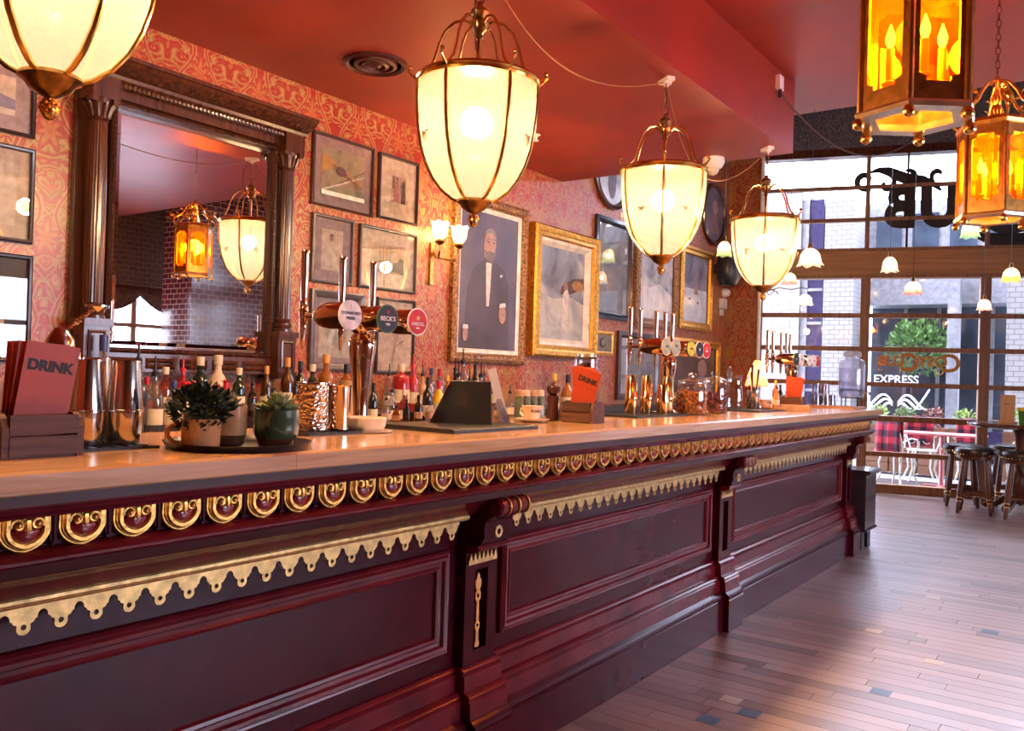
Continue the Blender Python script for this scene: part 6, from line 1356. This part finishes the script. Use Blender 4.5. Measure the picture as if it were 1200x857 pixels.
# planters
M_PLANK = wood('planter_wood', (.16, .07, .035), (.30, .15, .08), 0, .6, 20)
for i, (x, kind, lab) in enumerate([(-3.02, 0, 'wooden planter with a pale green bush outside, nearest the bar end'), (-2.64, 1, 'wooden planter with a dull green bush outside under the gold lettering'), (-2.25, 2, 'wooden planter with a reddish bush outside'), (-1.86, 0, 'wooden planter with a bright green bush outside beside the mullion'), (-1.18, 0, 'wooden planter with a low green bush outside behind the menu block')]):
    t = thing('planter_box', lab, 'planter', (x, 13.8, -.02), 0, 'planters outside')
    for z in range(5): MB().box(-.18, .18, -.16, -.14, .04 + z * .14, .17 + z * .14).build('plank', M_PLANK, t, smooth=0)
    MB().box(-.175, .175, -.14, .16, .03, .72).build('box', M_PLANK, t, smooth=0)
    leaf_cloud(170, (0, 0, .86), .13, .06, 20 + i, 1.1).build('foliage', mat(['bush_green', 'bush_dull', 'bush_red'][kind], [(.30, .42, .12), (.20, .27, .13), (.30, .14, .12)][kind], .6, noise=.3), t, smooth=0)['kind'] = 'stuff'
# café table and chairs
M_CAST = mat('white_cast_iron', (.66, .66, .60), .4); M_PINKT = mat('pink_table_paint', (.62, .20, .20), .4)
ct = thing('cafe_table', 'pink painted café table outside the window', 'table', (-1.93, 12.45, -.02))
MB().exy([(-.50, .69), (.50, .69), (.50, .715), (-.50, .715)], -.30, .30).build('table_top', M_PINKT, ct, smooth=0); MB().lathe([(.05, 0), (.035, .04), (.028, .1), (.028, .66), (.06, .69)], seg=14).build('post', M_PINKT, ct); MB().box(-.22, .22, -.03, .03, 0, .03).box(-.03, .03, -.22, .22, 0, .03).build('foot', M_PINKT, ct, smooth=0)
def make_chair():
    t = thing('cafe_chair', 'chair', 'chair', (0, 0, 0), 0, 'white cast-iron chairs outside')
    MB().lathe([(.001, .425), (.19, .425), (.20, .435), (.19, .445), (.001, .44)], seg=26).build('seat', M_CAST, t)
    for sx, sy in ((-1, -1), (1, -1), (1, 1), (-1, 1)): MB().tube([(sx * .13, sy * .13, .43), (sx * .155, sy * .155, .33), (sx * .14, sy * .14, .18), (sx * .20, sy * .20, .0)], [.018, .016, .012, .014], 7).build('leg', M_CAST, t)
    MB().tube([(-.18, -.19 * math.cos(PI * i / 14), .44 + .44 * math.sin(PI * i / 14)) for i in range(15)], .013, 7).build('back_hoop', M_CAST, t)
    mb = MB()
    for c, r in (((-.18, 0, .64), .075), ((-.18, -.10, .56), .05), ((-.18, .10, .56), .05), ((-.18, 0, .79), .05)): mb.tube([(c[0], c[1] + r * math.cos(2 * PI * i / 16), c[2] + r * math.sin(2 * PI * i / 16)) for i in range(16)], .008, 5, closed=True)
    mb.tube([(-.18, 0, .44), (-.18, 0, .87)], .008, 6); mb.build('scroll_back', M_CAST, t)
    for s in (-1, 1): MB().tube([(-.18, s * .19, .60), (-.05, s * .22, .66), (.08, s * .22, .64), (.13, s * .20, .56), (.12, s * .16, .44)], .011, 6).build('arm_rail', M_CAST, t)
    return t
def tartan():
    m, nt, b = nodes_of('tartan_wool'); L = nt.links.new; tc = N(nt, 'ShaderNodeTexCoord'); sp = N(nt, 'ShaderNodeSeparateXYZ'); L(tc.outputs['Object'], sp.inputs[0])
    def band(sock):
        a = N(nt, 'ShaderNodeMath', operation='MULTIPLY'); a.inputs[1].default_value = 6.0; L(sock, a.inputs[0]); f_ = N(nt, 'ShaderNodeMath', operation='FRACT'); L(a.outputs[0], f_.inputs[0])
        g = N(nt, 'ShaderNodeMath', operation='LESS_THAN'); L(f_.outputs[0], g.inputs[0]); g.inputs[1].default_value = .5; return g.outputs[0]
    s_ = N(nt, 'ShaderNodeMath', operation='ADD'); L(band(sp.outputs[1]), s_.inputs[0]); L(band(sp.outputs[2]), s_.inputs[1])
    h = N(nt, 'ShaderNodeMath', operation='MULTIPLY'); h.inputs[1].default_value = .5; L(s_.outputs[0], h.inputs[0])
    r = ramp(nt, [(0, (.50, .03, .05)), (.5, (.20, .012, .035)), (1, (.02, .012, .03))]); L(h.outputs[0], r.inputs[0]); L(r.outputs[0], b.inputs['Base Color']); b.inputs['Roughness'].default_value = .9
    return m
M_TART = tartan()
def make_blanket():
    mb = MB(); n = 11; P = []
    prof = [(-.035, .48), (-.045, .62), (-.042, .80), (-.025, .895), (.0, .91), (.022, .895), (.035, .80), (.038, .66), (.03, .55)]
    for x, z in prof:
        for i in range(n): u = i / (n - 1) - .5; P.append((-.18 + x * (1 + .25 * math.sin(i * 1.7)), u * .36, z - .03 * u * u * 4 + .008 * math.sin(i * 2.1)))
    mb.add(P, [(j * n + i, j * n + i + 1, (j + 1) * n + i + 1, (j + 1) * n + i) for j in range(len(prof) - 1) for i in range(n - 1)])
    return mb.mesh('blanket', M_TART, 60)
ch0 = make_chair(); bme = make_blanket()
for i, (x, y, rz, lab, bl) in enumerate([(-2.36, 11.90, 1.15, 'white cast-iron chair outside at the bar end of the pink table', 1), (-2.28, 13.07, -1.2, 'white cast-iron chair behind the pink table, beneath the gold lettering', 1), (-1.72, 13.07, -1.7, 'white cast-iron chair behind the pink table near the mullion', 1), (-1.02, 12.5, 3.3, 'white cast-iron chair at the stool end of the pink table', 1)]):
    o = ch0 if i == 0 else copy_tree(ch0); o.location = (x, y, -.02); o.rotation_euler = (0, 0, rz); o['label'] = lab
    b_ = put('tartan_blanket', bme, None, (x, y, -.02), (0, 0, rz)); tag(b_, 'red tartan blanket over the ' + lab.split('white cast-iron ')[1], 'blanket', 'tartan blankets on the chairs')
    so_ = b_.modifiers.new('thick', 'SOLIDIFY'); so_.thickness = .012
